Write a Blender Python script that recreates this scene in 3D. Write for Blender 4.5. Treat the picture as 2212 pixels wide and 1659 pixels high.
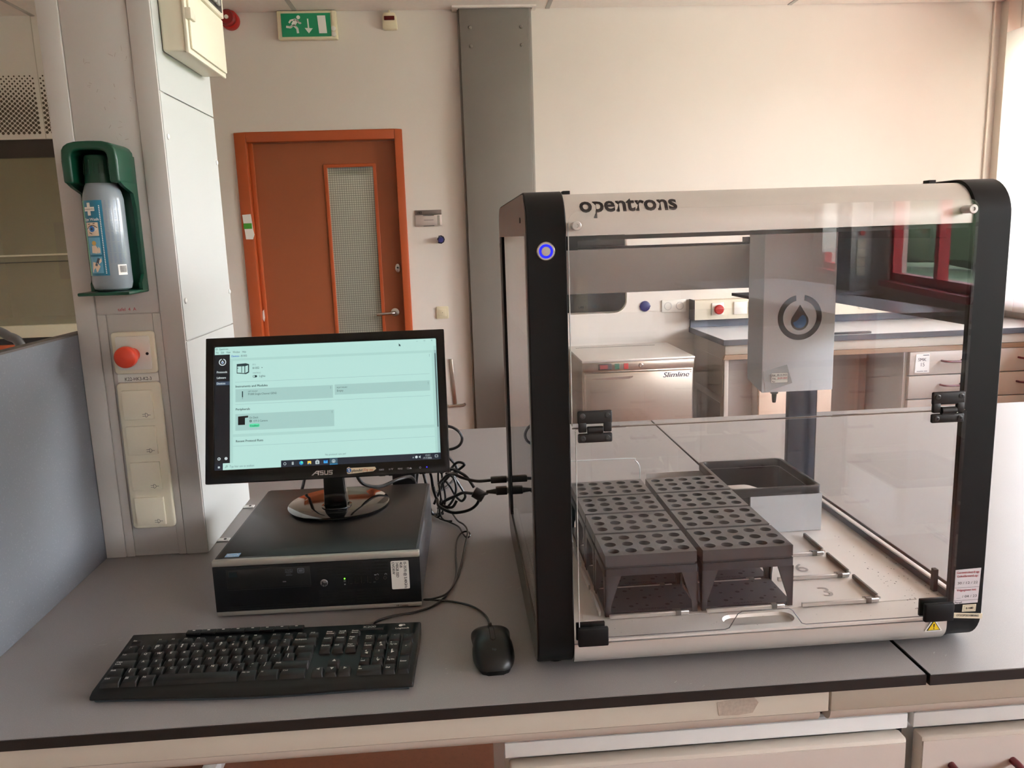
import bpy, bmesh, math, random
from mathutils import Vector, Matrix
random.seed(7)
for _o in list(bpy.data.objects): bpy.data.objects.remove(_o)
SC = bpy.context.scene
COL = SC.collection
BZ = 0.9          # height of the lab bench top; geometry below is written relative to it
PI = math.pi

# ------------------------------------------------------------------ camera
def make_camera():
    yaw, pitch, roll, f = -0.0668488826, 0.180671070, -0.0333568916, 1744.1415749
    cy, sy, cp, sp = math.cos(yaw), math.sin(yaw), math.cos(pitch), math.sin(pitch)
    fw = Vector((-sy*cp, cy*cp, -sp)); r = Vector((cy, sy, 0)); u = r.cross(fw)
    cr, sr = math.cos(roll), math.sin(roll)
    r2 = r*cr + u*sr; u2 = -r*sr + u*cr
    cam = bpy.data.cameras.new('camera'); o = bpy.data.objects.new('camera', cam); COL.objects.link(o)
    m = Matrix((r2, u2, -fw)).transposed().to_4x4()
    m.translation = Vector((-0.09234, -1.02895, 0.60620 + BZ)); o.matrix_world = m
    cam.sensor_fit = 'HORIZONTAL'; cam.sensor_width = 36.0; cam.lens = f/2212*36.0
    cam.clip_start = 0.02; cam.clip_end = 300
    SC.camera = o
make_camera()

# ------------------------------------------------------------------ sky, sun, window portals, exposure
SC.view_settings.view_transform = 'Standard'; SC.view_settings.look = 'None'
SC.view_settings.gamma = 1.0; SC.view_settings.use_curve_mapping = False
SC.view_settings.exposure = 1.08
w = bpy.data.worlds.new('sky'); SC.world = w; w.use_nodes = True
nt = w.node_tree; bg = nt.nodes['Background']
tc = nt.nodes.new('ShaderNodeTexCoord'); sx = nt.nodes.new('ShaderNodeSeparateXYZ'); cr_ = nt.nodes.new('ShaderNodeValToRGB')
nt.links.new(tc.outputs['Generated'], sx.inputs[0]); nt.links.new(sx.outputs['Z'], cr_.inputs[0]); nt.links.new(cr_.outputs[0], bg.inputs[0])
cr_.color_ramp.elements[0].position = 0.0; cr_.color_ramp.elements[0].color = (1.0, 0.98, 0.95, 1)
cr_.color_ramp.elements[1].position = 0.6; cr_.color_ramp.elements[1].color = (0.62, 0.78, 1.0, 1)
bg.inputs[1].default_value = 13.0
sun = bpy.data.lights.new('sun', 'SUN'); sun.energy = 14.0; sun.angle = 0.009; sun.color = (1.0, 0.96, 0.91)
so = bpy.data.objects.new('sun', sun); COL.objects.link(so); so.location = (8, -4, 12)
so.rotation_euler = Vector((0.40, -0.20, 0.89)).to_track_quat('Z', 'Y').to_euler()
def portal(name, center, normal, wd, ht):
    l = bpy.data.lights.new(name, 'AREA'); l.shape = 'RECTANGLE'; l.size = wd; l.size_y = ht; l.cycles.is_portal = True
    o = bpy.data.objects.new(name, l); COL.objects.link(o)
    n = Vector(normal).normalized(); zc = n*-1; xc = Vector((0, 0, 1)).cross(zc).normalized(); yc = zc.cross(xc)
    m = Matrix((xc, yc, zc)).transposed().to_4x4(); m.translation = Vector(center)+Vector((0, 0, BZ)); o.matrix_world = m
try:
    SC.cycles.max_bounces = 6; SC.cycles.diffuse_bounces = 4; SC.cycles.glossy_bounces = 3
    SC.cycles.transparent_max_bounces = 20; SC.cycles.transmission_bounces = 8
    SC.cycles.caustics_reflective = False; SC.cycles.caustics_refractive = False
    SC.cycles.sample_clamp_indirect = 6.0
    SC.cycles.use_denoising = True; SC.cycles.use_adaptive_sampling = False; SC.cycles.use_auto_tile = False; SC.cycles.time_limit = 900
except Exception: pass

# ------------------------------------------------------------------ helpers
def lin(c):
    return tuple(((x/255)/12.92 if x/255 <= 0.04045 else ((x/255+0.055)/1.055)**2.4) for x in c)
MATS = {}
def mat(name, rgb=(200, 200, 200), rough=0.5, metal=0.0, var=0.0, scale=40.0, spec=0.5, bump=0.0, emit=None, es=1.0, coat=0.0, speck=None, stretch=None, alpha=None):
    if name in MATS: return MATS[name]
    m = bpy.data.materials.new(name); m.use_nodes = True; n = m.node_tree; b = n.nodes['Principled BSDF']
    c = lin(rgb)
    b.inputs['Roughness'].default_value = rough; b.inputs['Metallic'].default_value = metal
    b.inputs['Specular IOR Level'].default_value = spec
    if coat: b.inputs['Coat Weight'].default_value = coat; b.inputs['Coat Roughness'].default_value = 0.08
    b.inputs['Base Color'].default_value = (*c, 1)
    if emit is not None:
        m.cycles.emission_sampling = 'NONE'
        b.inputs['Emission Color'].default_value = (*lin(emit), 1); b.inputs['Emission Strength'].default_value = es
    if var or speck or bump:
        t = n.nodes.new('ShaderNodeTexCoord'); mp = n.nodes.new('ShaderNodeMapping'); n.links.new(t.outputs['Object'], mp.inputs[0])
        if stretch: mp.inputs['Scale'].default_value = stretch
        no = n.nodes.new('ShaderNodeTexNoise'); no.inputs['Scale'].default_value = scale; no.inputs['Detail'].default_value = 4
        n.links.new(mp.outputs[0], no.inputs['Vector'])
        if var:
            mx = n.nodes.new('ShaderNodeMix'); mx.data_type = 'RGBA'
            mx.inputs[6].default_value = (*[x*(1-var) for x in c], 1); mx.inputs[7].default_value = (*[min(1, x*(1+var)) for x in c], 1)
            n.links.new(no.outputs['Fac'], mx.inputs[0]); out = mx.outputs[2]
            if speck:
                n2 = n.nodes.new('ShaderNodeTexNoise'); n2.inputs['Scale'].default_value = speck[0]; n2.inputs['Detail'].default_value = 2
                n.links.new(mp.outputs[0], n2.inputs['Vector'])
                rp = n.nodes.new('ShaderNodeValToRGB'); rp.color_ramp.elements[0].position = speck[1]; rp.color_ramp.elements[1].position = speck[1]+0.06
                n.links.new(n2.outputs['Fac'], rp.inputs[0])
                m2 = n.nodes.new('ShaderNodeMix'); m2.data_type = 'RGBA'; m2.inputs[7].default_value = (*lin(speck[2]), 1)
                n.links.new(rp.outputs[0], m2.inputs[0]); n.links.new(out, m2.inputs[6]); out = m2.outputs[2]
            n.links.new(out, b.inputs['Base Color'])
        if bump:
            bp = n.nodes.new('ShaderNodeBump'); bp.inputs['Strength'].default_value = bump; bp.inputs['Distance'].default_value = 0.002
            n.links.new(no.outputs['Fac'], bp.inputs['Height']); n.links.new(bp.outputs[0], b.inputs['Normal'])
    MATS[name] = m; return m
def glass(name, tint=(1, 1, 1), f0=0.04, haze=0.0, haze_rgb=(200, 200, 200), rough=0.0):
    """thin clear sheet: Schlick reflection over straight transmission, plus a diffuse haze colour that lightens the sheet"""
    if name in MATS: return MATS[name]
    m = bpy.data.materials.new(name); m.use_nodes = True; n = m.node_tree; n.nodes.clear()
    L = n.links.new; N = n.nodes.new
    out = N('ShaderNodeOutputMaterial'); tr = N('ShaderNodeBsdfTransparent'); gl = N('ShaderNodeBsdfGlossy'); mx = N('ShaderNodeMixShader')
    tr.inputs[0].default_value = (*tint, 1); gl.inputs['Roughness'].default_value = rough
    g = N('ShaderNodeNewGeometry'); d = N('ShaderNodeVectorMath'); d.operation = 'DOT_PRODUCT'
    L(g.outputs['Incoming'], d.inputs[0]); L(g.outputs['Normal'], d.inputs[1])
    def M_(op, a, bv=None):
        q = N('ShaderNodeMath'); q.operation = op
        for i, x in enumerate((a, bv)):
            if x is None: continue
            if isinstance(x, (int, float)): q.inputs[i].default_value = x
            else: L(x, q.inputs[i])
        return q.outputs[0]
    c = M_('ABSOLUTE', d.outputs['Value']); c = M_('SUBTRACT', 1.0, c); c = M_('POWER', c, 5.0)
    c = M_('MULTIPLY', c, 1.0-f0); c = M_('ADD', c, f0)
    L(c, mx.inputs[0]); L(tr.outputs[0], mx.inputs[1]); L(gl.outputs[0], mx.inputs[2]); sh = mx.outputs[0]
    if haze:
        df = N('ShaderNodeBsdfDiffuse'); df.inputs[0].default_value = (*lin(haze_rgb), 1); m2 = N('ShaderNodeMixShader')
        m2.inputs[0].default_value = haze; L(sh, m2.inputs[1]); L(df.outputs[0], m2.inputs[2]); sh = m2.outputs[0]
    L(sh, out.inputs[0]); MATS[name] = m; return m
def emis(name, rgb, s=1.0):
    if name in MATS: return MATS[name]
    m = bpy.data.materials.new(name); m.use_nodes = True; n = m.node_tree; b = n.nodes['Principled BSDF']
    b.inputs['Base Color'].default_value = (0.01, 0.01, 0.01, 1); b.inputs['Roughness'].default_value = 0.35
    b.inputs['Emission Color'].default_value = (*lin(rgb), 1); b.inputs['Emission Strength'].default_value = s
    if name not in ('ui_bg', 'fill_glow'): m.cycles.emission_sampling = 'NONE'      # tiny glows: found by chance only
    MATS[name] = m; return m

_TXT = {}
def text_mesh(s, bold=False, shear=0.0):
    k = (s, bold, shear)
    if k not in _TXT:
        cu = bpy.data.curves.new('t', 'FONT'); cu.body = s; cu.size = 1.0; cu.resolution_u = 3; cu.shear = shear
        if bold and bold is not True: cu.offset = bold
        o = bpy.data.objects.new('t', cu); me = o.to_mesh()
        vs = [(v.co.x, v.co.y) for v in me.vertices]; fs = [list(q.vertices) for q in me.polygons]
        o.to_mesh_clear(); bpy.data.objects.remove(o); bpy.data.curves.remove(cu)
        w_ = (max(v[0] for v in vs) if vs else 0)
        _TXT[k] = (vs, fs, w_)
    return _TXT[k]

class Pl:
    """a flat place on a surface: origin, unit u and v; decals and print are laid on it"""
    def __init__(s, o, u, v):
        s.o = Vector(o); s.u = Vector(u); s.v = Vector(v); s.n = s.u.normalized().cross(s.v.normalized())
    def __call__(s, a, b, off=0.0): return tuple(s.o + s.u*a + s.v*b + s.n*off)

def catmull(pts, n=8):
    P = [Vector(p) for p in pts]; out = []
    for i in range(len(P)-1):
        a, b, c, d = P[max(i-1, 0)], P[i], P[i+1], P[min(i+2, len(P)-1)]
        for k in range(n):
            t = k/n
            out.append(0.5*((2*b)+(c-a)*t+(2*a-5*b+4*c-d)*t*t+(3*b-a-3*c+d)*t**3))
    out.append(P[-1]); return out
def rrect(x0, y0, x1, y1, r, n=5):
    """rounded rectangle, r a number or four radii (ll, lr, ur, ul)"""
    if isinstance(r, (int, float)): r = (r,)*4
    out = []
    for (cx, cy, rr, a0) in ((x0+r[0], y0+r[0], r[0], PI), (x1-r[1], y0+r[1], r[1], 1.5*PI), (x1-r[2], y1-r[2], r[2], 0), (x0+r[3], y1-r[3], r[3], .5*PI)):
        if rr < 1e-6: out.append((cx, cy)); continue
        for k in range(n+1): a = a0+.5*PI*k/n; out.append((cx+rr*math.cos(a), cy+rr*math.sin(a)))
    return out
def circ(cx, cy, r, n=24, a0=0.0, a1=2*PI, ry=None):
    ry = r if ry is None else ry
    full = abs(a1-a0-2*PI) < 1e-6
    return [(cx+r*math.cos(a0+(a1-a0)*k/(n if full else n-1)), cy+ry*math.sin(a0+(a1-a0)*k/(n if full else n-1))) for k in range(n)]

class MB:
    def __init__(s): s.v = []; s.f = []
    def add(s, vs, fs):
        o = len(s.v); s.v += [tuple(x) for x in vs]; s.f += [[i+o for i in f] for f in fs]; return s
    def box(s, x0, x1, y0, y1, z0, z1):
        vs = [(x, y, z) for z in (z0, z1) for y in (y0, y1) for x in (x0, x1)]
        return s.add(vs, [(0, 2, 3, 1), (4, 5, 7, 6), (0, 1, 5, 4), (2, 6, 7, 3), (0, 4, 6, 2), (1, 3, 7, 5)])
    def prism(s, poly, axis, a, b):
        def P(u, v, t): return {'x': (t, u, v), 'y': (u, t, v), 'z': (u, v, t)}[axis]
        n = len(poly); vs = [P(u, v, a) for u, v in poly]+[P(u, v, b) for u, v in poly]
        fs = [list(range(n)), list(range(2*n-1, n-1, -1))]+[(i, (i+1) % n, n+(i+1) % n, n+i) for i in range(n)]
        return s.add(vs, fs)
    def ring(s, outer, inner, axis, a, b):
        """extruded frame between two outlines with the same number of points"""
        def P(u, v, t): return {'x': (t, u, v), 'y': (u, t, v), 'z': (u, v, t)}[axis]
        n = len(outer); vs = [P(u, v, t) for t in (a, b) for pl in (outer, inner) for u, v in pl]; fs = []
        for i in range(n):
            j = (i+1) % n
            fs += [(i, j, n+j, n+i), (2*n+i, 3*n+i, 3*n+j, 2*n+j), (i, 2*n+i, 2*n+j, j), (n+i, n+j, 3*n+j, 3*n+i)]
        return s.add(vs, fs)
    def cyl(s, c, r, h, axis='z', n=24, r2=None):
        r2 = r if r2 is None else r2; vs = []; c = Vector(c)
        for t, rr in ((0, r), (h, r2)):
            for k in range(n):
                a = 2*PI*k/n; u, v = rr*math.cos(a), rr*math.sin(a)
                vs.append(tuple(c+Vector({'z': (u, v, t), 'x': (t, u, v), 'y': (u, t, v)}[axis])))
        return s.add(vs, [list(range(n))[::-1], list(range(n, 2*n))]+[(i, (i+1) % n, n+(i+1) % n, n+i) for i in range(n)])
    def lathe(s, prof, c=(0, 0, 0), axis='z', n=32, caps=True):
        c = Vector(c); vs = []; m = len(prof)
        for r, t in prof:
            for k in range(n):
                a = 2*PI*k/n; u, v = r*math.cos(a), r*math.sin(a)
                vs.append(tuple(c+Vector({'z': (u, v, t), 'x': (t, u, v), 'y': (u, t, v)}[axis])))
        fs = [(i*n+k, i*n+(k+1) % n, (i+1)*n+(k+1) % n, (i+1)*n+k) for i in range(m-1) for k in range(n)]
        if caps: fs += [list(range(n))[::-1], list(range((m-1)*n, m*n))]
        return s.add(vs, fs)
    def loft(s, rings, caps=True):
        n = len(rings[0]); vs = [p for r in rings for p in r]
        fs = [(i*n+k, i*n+(k+1) % n, (i+1)*n+(k+1) % n, (i+1)*n+k) for i in range(len(rings)-1) for k in range(n)]
        if caps: fs += [list(range(n))[::-1], list(range((len(rings)-1)*n, len(rings)*n))]
        return s.add(vs, fs)
    def tube(s, pts, r, n=8, smooth=8):
        P = catmull(pts, smooth) if smooth else [Vector(p) for p in pts]
        rings = []; up = None
        for i, p in enumerate(P):
            t = (P[min(i+1, len(P)-1)]-P[max(i-1, 0)])
            if t.length < 1e-9: continue
            t.normalize()
            if up is None:
                up = Vector((0, 0, 1)) if abs(t.z) < 0.9 else Vector((1, 0, 0))
            a = up - t*up.dot(t)
            if a.length < 1e-6: a = t.orthogonal()
            a.normalize(); up = a; b = t.cross(a)
            rings.append([tuple(p+a*(r*math.cos(2*PI*k/n))+b*(r*math.sin(2*PI*k/n))) for k in range(n)])
        return s.loft(rings)
    # ---- flat print
    def q2(s, pl, u0, v0, u1, v1, off=0.0004):
        return s.add([pl(u0, v0, off), pl(u1, v0, off), pl(u1, v1, off), pl(u0, v1, off)], [(0, 1, 2, 3)])
    def poly(s, pl, pts, off=0.0004):
        return s.add([pl(a, b, off) for a, b in pts], [list(range(len(pts)))])
    def ring2(s, pl, outer, inner, off=0.0004, closed=True):
        n = len(outer); fs = [(i, (i+1) % n, n+(i+1) % n, n+i) for i in range(n if closed else n-1)]
        return s.add([pl(a, b, off) for a, b in outer+inner], fs)
    def line(s, pl, a, b, w, off=0.0004):
        d = Vector((b[0]-a[0], b[1]-a[1])); d.normalize(); nx, ny = -d.y*w/2, d.x*w/2
        return s.poly(pl, [(a[0]+nx, a[1]+ny), (a[0]-nx, a[1]-ny), (b[0]-nx, b[1]-ny), (b[0]+nx, b[1]+ny)], off)
    def text(s, pl, t, u, v, size, off=0.0005, align='l', bold=False, sx=1.0, rot=0.0, width=None, shear=0.0):
        vs, fs, w = text_mesh(t, bold, shear)
        if not vs: return s
        if width: sx = width/(w*size)
        du = {'l': 0, 'c': -w/2, 'r': -w}[align]; c, k = math.cos(rot), math.sin(rot); out = []
        for a, b in vs:
            x, y = (a+du)*size*sx, b*size
            out.append(pl(u+c*x-k*y, v+k*x+c*y, off))
        s.add(out, fs)
        if bold is True:      # a second strike beside the first thickens the strokes
            q = 0.045*size; s.add([pl(u+c*((a+du)*size*sx+q)-k*b*size, v+k*((a+du)*size*sx+q)+c*b*size, off) for a, b in vs], fs)
        return s
    def build(s, name, m, parent=None, bevel=0.0, seg=2, smooth=True, base=None, ang=38):
        org = ORG.get(parent, Vector((0, 0, 0))) if parent is not None else Vector((0, 0, 0))
        if parent is None:
            if base is None:
                xs, ys, zs = zip(*s.v); base = ((min(xs)+max(xs))/2, (min(ys)+max(ys))/2, min(zs))
            org = Vector(base)
        me = bpy.data.meshes.new(name)
        bm = bmesh.new(); vv = [bm.verts.new((x-org.x, y-org.y, z-org.z)) for x, y, z in s.v]
        for f in s.f:
            try: bm.faces.new([vv[i] for i in f])
            except ValueError: pass
        if bevel:
            bmesh.ops.remove_doubles(bm, verts=bm.verts, dist=1e-6)
            bmesh.ops.recalc_face_normals(bm, faces=bm.faces)
            es = [e for e in bm.edges if len(e.link_faces) == 2 and e.calc_face_angle(0) > math.radians(ang)]
            bmesh.ops.bevel(bm, geom=es, offset=bevel, segments=seg, profile=0.5, affect='EDGES', clamp_overlap=True)
        elif len(bm.faces) < 60000:
            bmesh.ops.recalc_face_normals(bm, faces=bm.faces) if any(len(e.link_faces) == 2 for e in bm.edges) else None
        if smooth:
            for f in bm.faces: f.smooth = True
            for e in bm.edges: e.smooth = (len(e.link_faces) == 2 and e.calc_face_angle(0) < math.radians(ang))
        bm.to_mesh(me); bm.free()
        me.materials.append(m if not isinstance(m, str) else MATS[m])
        o = bpy.data.objects.new(name, me); COL.objects.link(o)
        if parent is not None:
            o.parent = parent; ORG[o] = org
        else:
            o.location = (org.x, org.y, org.z+BZ); ORG[o] = org
        return o
ORG = {}
def tag(o, label=None, cat=None, group=None, kind=None):
    if label: o['label'] = label
    if cat: o['category'] = cat
    if group: o['group'] = group
    if kind: o['kind'] = kind
    return o
def thing(name, label, cat, loc, rz=0.0, group=None, local=False, kind=None):
    o = bpy.data.objects.new(name, None); COL.objects.link(o); o.empty_display_size = 0.05
    o.location = (loc[0], loc[1], loc[2]+BZ); o.rotation_euler = (0, 0, rz)
    ORG[o] = Vector((0, 0, 0)) if local else Vector(loc)
    return tag(o, label, cat, group, kind)
def struct(name, mb, m, parent=None, **k):
    o = mb.build(name, m, parent, **k)
    if parent is None: o['kind'] = 'structure'
    return o
def copy_tree(o, parent=None):
    c = o.copy(); COL.objects.link(c); c.parent = parent
    for ch in [x for x in KIDS.get(o, o.children)]: copy_tree(ch, c)
    return c
KIDS = {}
# ------------------------------------------------------------------ materials
mat('wall_paint', (226, 217, 207), 0.75, var=0.03, scale=3, bump=0.05)
mat('ceiling_tile', (232, 222, 212), 0.9, var=0.05, scale=30, bump=0.2)
mat('ceiling_bar', (176, 170, 160), 0.6)
mat('floor_lino', (134, 78, 52), 0.45, var=0.16, scale=60, speck=(140, 0.66, (96, 52, 34)))
mat('worktop', (143, 138, 136), 0.44, spec=0.8, var=0.05, scale=5, speck=(900, 0.58, (156, 150, 147)), bump=0.03)
mat('edge_black', (27, 24, 23), 0.45)
mat('beige', (190, 180, 165), 0.45, var=0.02, scale=12)
mat('beige_drawer', (205, 194, 182), 0.42, var=0.02, scale=9)
mat('alu_white', (226, 226, 224), 0.42, var=0.01)
mat('maroon', (104, 18, 34), 0.3)
mat('orange_paint', (182, 84, 40), 0.42, var=0.05, scale=8)
mat('orange_leaf', (158, 86, 50), 0.5, var=0.05, scale=5)
mat('grey_steel', (126, 120, 112), 0.5, var=0.05, scale=6, bump=0.05)
mat('chrome', (200, 196, 190), 0.25, metal=1.0)
mat('steel', (206, 196, 182), 0.28, metal=1.0, var=0.05, scale=20, stretch=(1, 1, 14))
mat('white_plastic', (238, 234, 224), 0.35)
mat('cream_plastic', (238, 230, 208), 0.35, var=0.015, scale=8)
mat('cream_old', (229, 216, 184), 0.4, var=0.03, scale=14)
mat('red_plastic', (178, 30, 26), 0.32)
mat('red_dark', (84, 10, 12), 0.25)
mat('red_button', (226, 74, 50), 0.35)
mat('green_sign', (16, 118, 76), 0.4, emit=(16, 118, 76), es=0.12)
mat('white_print', (245, 243, 236), 0.5)
mat('black_print', (24, 22, 22), 0.6)
mat('red_print', (196, 40, 60), 0.6)
mat('black_rubber', (22, 21, 22), 0.45)
mat('dark_blue', (24, 30, 96), 0.4)
mat('hood_in', (196, 188, 160), 0.7, var=0.08, scale=4)
mat('hood_dark', (52, 42, 36), 0.6)
mat('hole_dark', (84, 70, 54), 0.8)
mat('red_frame', (190, 44, 50), 0.35, var=0.04, scale=6)
mat('counter_top', (220, 222, 226), 0.3, var=0.04, scale=18)
mat('peach', (234, 205, 180), 0.45, var=0.02)
mat('grey_panel', (172, 164, 158), 0.5, var=0.02)
mat('grass', (84, 98, 62), 0.9, var=0.35, scale=0.35)
mat('leaf', (52, 70, 40), 0.8, var=0.4, scale=5)
mat('corridor', (172, 176, 160), 0.6, var=0.02)
glass('window_glass', f0=0.04)

# ------------------------------------------------------------------ room shell
RX, LX, BY, FY, FZ, CZ = 3.40, -3.40, 4.0, -9.4, -0.9, 1.915
struct('floor', MB().box(-3.6, 4.8, -9.6, 5.8, FZ-0.1, FZ), MATS['floor_lino'])
cb = MB().box(-3.6, 4.8, -9.6, 3.36, CZ, CZ+0.12).box(-3.6, 4.8, 3.36, 4.2, CZ+0.02, CZ+0.12)
ceiling = struct('ceiling', cb, MATS['ceiling_tile'])
tm = None
for i in range(-2, 4):
    x0 = 0.525+(i-1)*1.457+0.012; mb = MB().box(x0, x0+1.433, 3.375, 3.992, CZ, CZ+0.018)
    mb.build('ceiling_tile', MATS['ceiling_tile'], ceiling, bevel=0.002, seg=1)
for i in range(-2, 4):
    x0 = 0.525+(i-1)*1.457; MB().box(x0-0.012, x0+0.012, 3.36, 3.992, CZ-0.003, CZ+0.012).build('ceiling_bar', MATS['ceiling_bar'], ceiling)
# back wall with openings for the built-in fume hood and the door
wb = MB()
for a in ((-3.6, -3.15, FZ, CZ), (-3.15, -2.2, 1.25, CZ), (-2.2, -1.335, FZ, CZ), (-1.335, -0.368, 1.248, CZ), (-0.368, 3.6, FZ, CZ)):
    wb.box(a[0], a[1], BY, BY+0.14, a[2], a[3]+0.02)
wall_back = struct('wall_back', wb, MATS['wall_paint'])
hm = MB(); hp = Pl((0, BY, 0), (1, 0, 0), (0, 0, 1))
for (xa, xb) in ((-2.93, -2.425), (-2.395, -2.215)):
    r0 = 0
    z = 1.285
    while z < 1.60:
        x = xa+(0.0145 if r0 % 2 else 0)
        rr = 0.0088 - 0.0042*max(0, (z-1.42)/0.19)
        while x < xb:
            hm.poly(hp, circ(x, z, rr, 10), 0.0006); x += 0.029
        z += 0.0135; r0 += 1
tag(hm.build('perforation', MATS['hole_dark'], wall_back), kind='stuff')
MB().box(-2.408, -2.404, BY-0.002, BY+0.004, 1.25, CZ).build('panel_joint', MATS['beige'], wall_back)
wl = MB().box(LX-0.12, LX, FY-0.2, BY+0.14, FZ, CZ); struct('wall_left', wl, MATS['wall_paint'])
wr = MB().box(LX-0.12, 4.9, FY-0.14, FY, FZ, CZ); struct('wall_rear', wr, MATS['wall_paint'])

def seg_xf(mb, p0, p1):
    d = Vector((p1[0]-p0[0], p1[1]-p0[1])); a = math.atan2(d.y, d.x); c, s_ = math.cos(a), math.sin(a)
    mb.v = [(p0[0]+c*x-s_*y, p0[1]+s_*x+c*y, z) for x, y, z in mb.v]; return mb
WZ0, WZ1 = 0.10, 1.72
NW = [0]
def wall_with_windows(name, p0, p1, spans):
    L = math.hypot(p1[0]-p0[0], p1[1]-p0[1]); mb = MB().box(0, L, 0, 0.16, FZ, WZ0).box(0, L, 0, 0.16, WZ1, CZ); x = 0
    for a, b in spans: mb.box(x, a, 0, 0.16, WZ0, WZ1); x = b
    mb.box(x, L, 0, 0.16, WZ0, WZ1)
    struct(name, seg_xf(mb, p0, p1), MATS['wall_paint'])
    d = Vector(((p1[0]-p0[0])/L, (p1[1]-p0[1])/L)); nrm = Vector((-d.y, d.x))      # points outdoors
    for a, b in spans:
        NW[0] += 1; f = MB(); t = 0.07
        f.box(a, b, 0.02, 0.10, WZ0, WZ0+t).box(a, b, 0.02, 0.10, WZ1-t, WZ1).box(a, a+t, 0.02, 0.10, WZ0, WZ1).box(b-t, b, 0.02, 0.10, WZ0, WZ1)
        m_ = a+(b-a)*0.42; f.box(m_-t*0.6, m_+t*0.6, 0.02, 0.10, WZ0, WZ1)
        fr = struct('window_%d' % NW[0], seg_xf(f, p0, p1), MATS['red_frame'])
        seg_xf(MB().box(a-0.03, b+0.03, -0.07, 0.02, WZ0-0.05, WZ0), p0, p1).build('window_sill', MATS['red_frame'], fr)
        for (u, v) in ((a+t, m_-t*0.6), (m_+t*0.6, b-t)):
            seg_xf(MB().box(u, v, 0.055, 0.061, WZ0+t, WZ1-t), p0, p1).build('pane', MATS['window_glass'], fr)
        mid = (a+b)/2
        portal('daylight_portal', (p0[0]+d.x*mid+nrm.x*0.12, p0[1]+d.y*mid+nrm.y*0.12, (WZ0+WZ1)/2), (nrm.x, nrm.y, 0), b-a, WZ1-WZ0)
# walls run so that their left-hand side is outdoors
def right_wall():
    wall_with_windows('wall_right', (RX, BY+0.14), (RX, -4.1), [(0.16, 2.85), (3.15, 5.25), (5.55, 7.65)])
    wall_with_windows('wall_facade', (RX, -4.1), (4.62, -9.4), [(0.15, 2.15), (2.75, 4.9)])
right_wall()
bd_ = thing('window_blind', 'white blind added to make the far right window corner bright', 'blind', (3.31, 3.55, 0.0535))  # translucent cloth added so this corner reads bright white
def blind_mat():
    m = bpy.data.materials.new('blind_cloth'); m.use_nodes = True; n = m.node_tree; n.nodes.clear()
    o = n.nodes.new('ShaderNodeOutputMaterial'); a = n.nodes.new('ShaderNodeBsdfTranslucent'); d = n.nodes.new('ShaderNodeBsdfDiffuse'); mx = n.nodes.new('ShaderNodeMixShader')
    a.inputs[0].default_value = (0.85, 0.84, 0.80, 1); d.inputs[0].default_value = (0.85, 0.84, 0.80, 1); mx.inputs[0].default_value = 0.45
    n.links.new(a.outputs[0], mx.inputs[1]); n.links.new(d.outputs[0], mx.inputs[2]); n.links.new(mx.outputs[0], o.inputs[0]); return m
bm_ = blind_mat()
for k in range(3): MB().box(3.308, 3.311, 3.20+k*0.242, 3.437+k*0.242, 0.0535, WZ1).build('blind_strip', bm_, bd_)
wd_ = thing('window_blind', 'white blind added behind the viewpoint as a bright patch for the door reflection', 'blind', (4.25, -8.3, 0.4))  # translucent cloth added as a bright patch for the door to reflect
seg_xf(MB().box(3.95, 4.75, -0.035, -0.032, 0.30, WZ1), (RX, -4.1), (4.62, -9.4)).build('blind_cloth', bm_, wd_)
seg_xf(MB().box(3.93, 4.77, -0.04, -0.02, WZ1-0.03, WZ1+0.02), (RX, -4.1), (4.62, -9.4)).build('blind_rail', MATS['white_plastic'], wd_)
# outdoors
struct('ground', MB().box(12.0, 70, -70, 40, -1.3, -1.2), MATS['grass'])
struct('bounce_pavement', MB().box(3.57, 12.0, -4.0, 40, -1.3, -1.19).box(4.7, 12.0, -40, -4.0, -1.3, -1.19), mat('bounce_paving', (196, 186, 170), 0.8, var=0.08, scale=2))  # pale strip added to bounce sunlight up to ceiling and upper walls
for i, (hx, hy, hl, hh) in enumerate(((19, -26, 34, 5.6), (34, -2, 16, 4.2), (30, 16, 12, 3.4))):
    rings = []
    rnd = random.Random(i)
    for k in range(14):
        t = k/13; sc = math.sin(PI*min(1, max(0.04, t*1.0)))**0.35
        rings.append([(hx+(1.1+0.25*rnd.random())*sc*math.cos(a), hy+(t-0.5)*hl, -1.2+hh*0.5*(1+sc*math.sin(a)*(0.9+0.2*rnd.random()))) for a in [2*PI*q/12 for q in range(12)]])
    tag(MB().loft(rings).build('hedge', MATS['leaf']), ('tall dark green hedge outside beyond the red windows', 'long dark green hedge outside opposite the worktop', 'low dark green hedge outside near the far corner')[i], 'hedge')

# ------------------------------------------------------------------ corridor seen through the door's wired glass
cw = MB().box(-2.0, 0.4, 5.6, 5.7, FZ, CZ).box(-2.1, -2.0, 4.14, 5.7, FZ, CZ).box(0.4, 0.5, 4.14, 5.7, FZ, CZ).box(-2.1, 0.5, 4.14, 5.7, 1.7, 1.8)
struct('wall_corridor', cw, MATS['corridor'])
struct('trim_1', MB().box(-1.08, -0.62, 5.57, 5.6, FZ, 1.12), MATS['grey_panel'])
cl = thing('corridor_fill_light', 'unseen ceiling lamp added to light the corridor behind the orange door', 'lamp', (-0.7, 4.9, 1.64))  # unseen lamp added to brighten the corridor and the wired pane
MB().box(-1.1, -0.3, 4.8, 5.0, 1.66, 1.70).build('fill_housing', MATS['white_plastic'], cl, bevel=0.004)
MB().box(-1.08, -0.32, 4.81, 4.99, 1.64, 1.66).build('diffuser', emis('fill_glow', (255, 246, 228), 16.0), cl)
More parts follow.
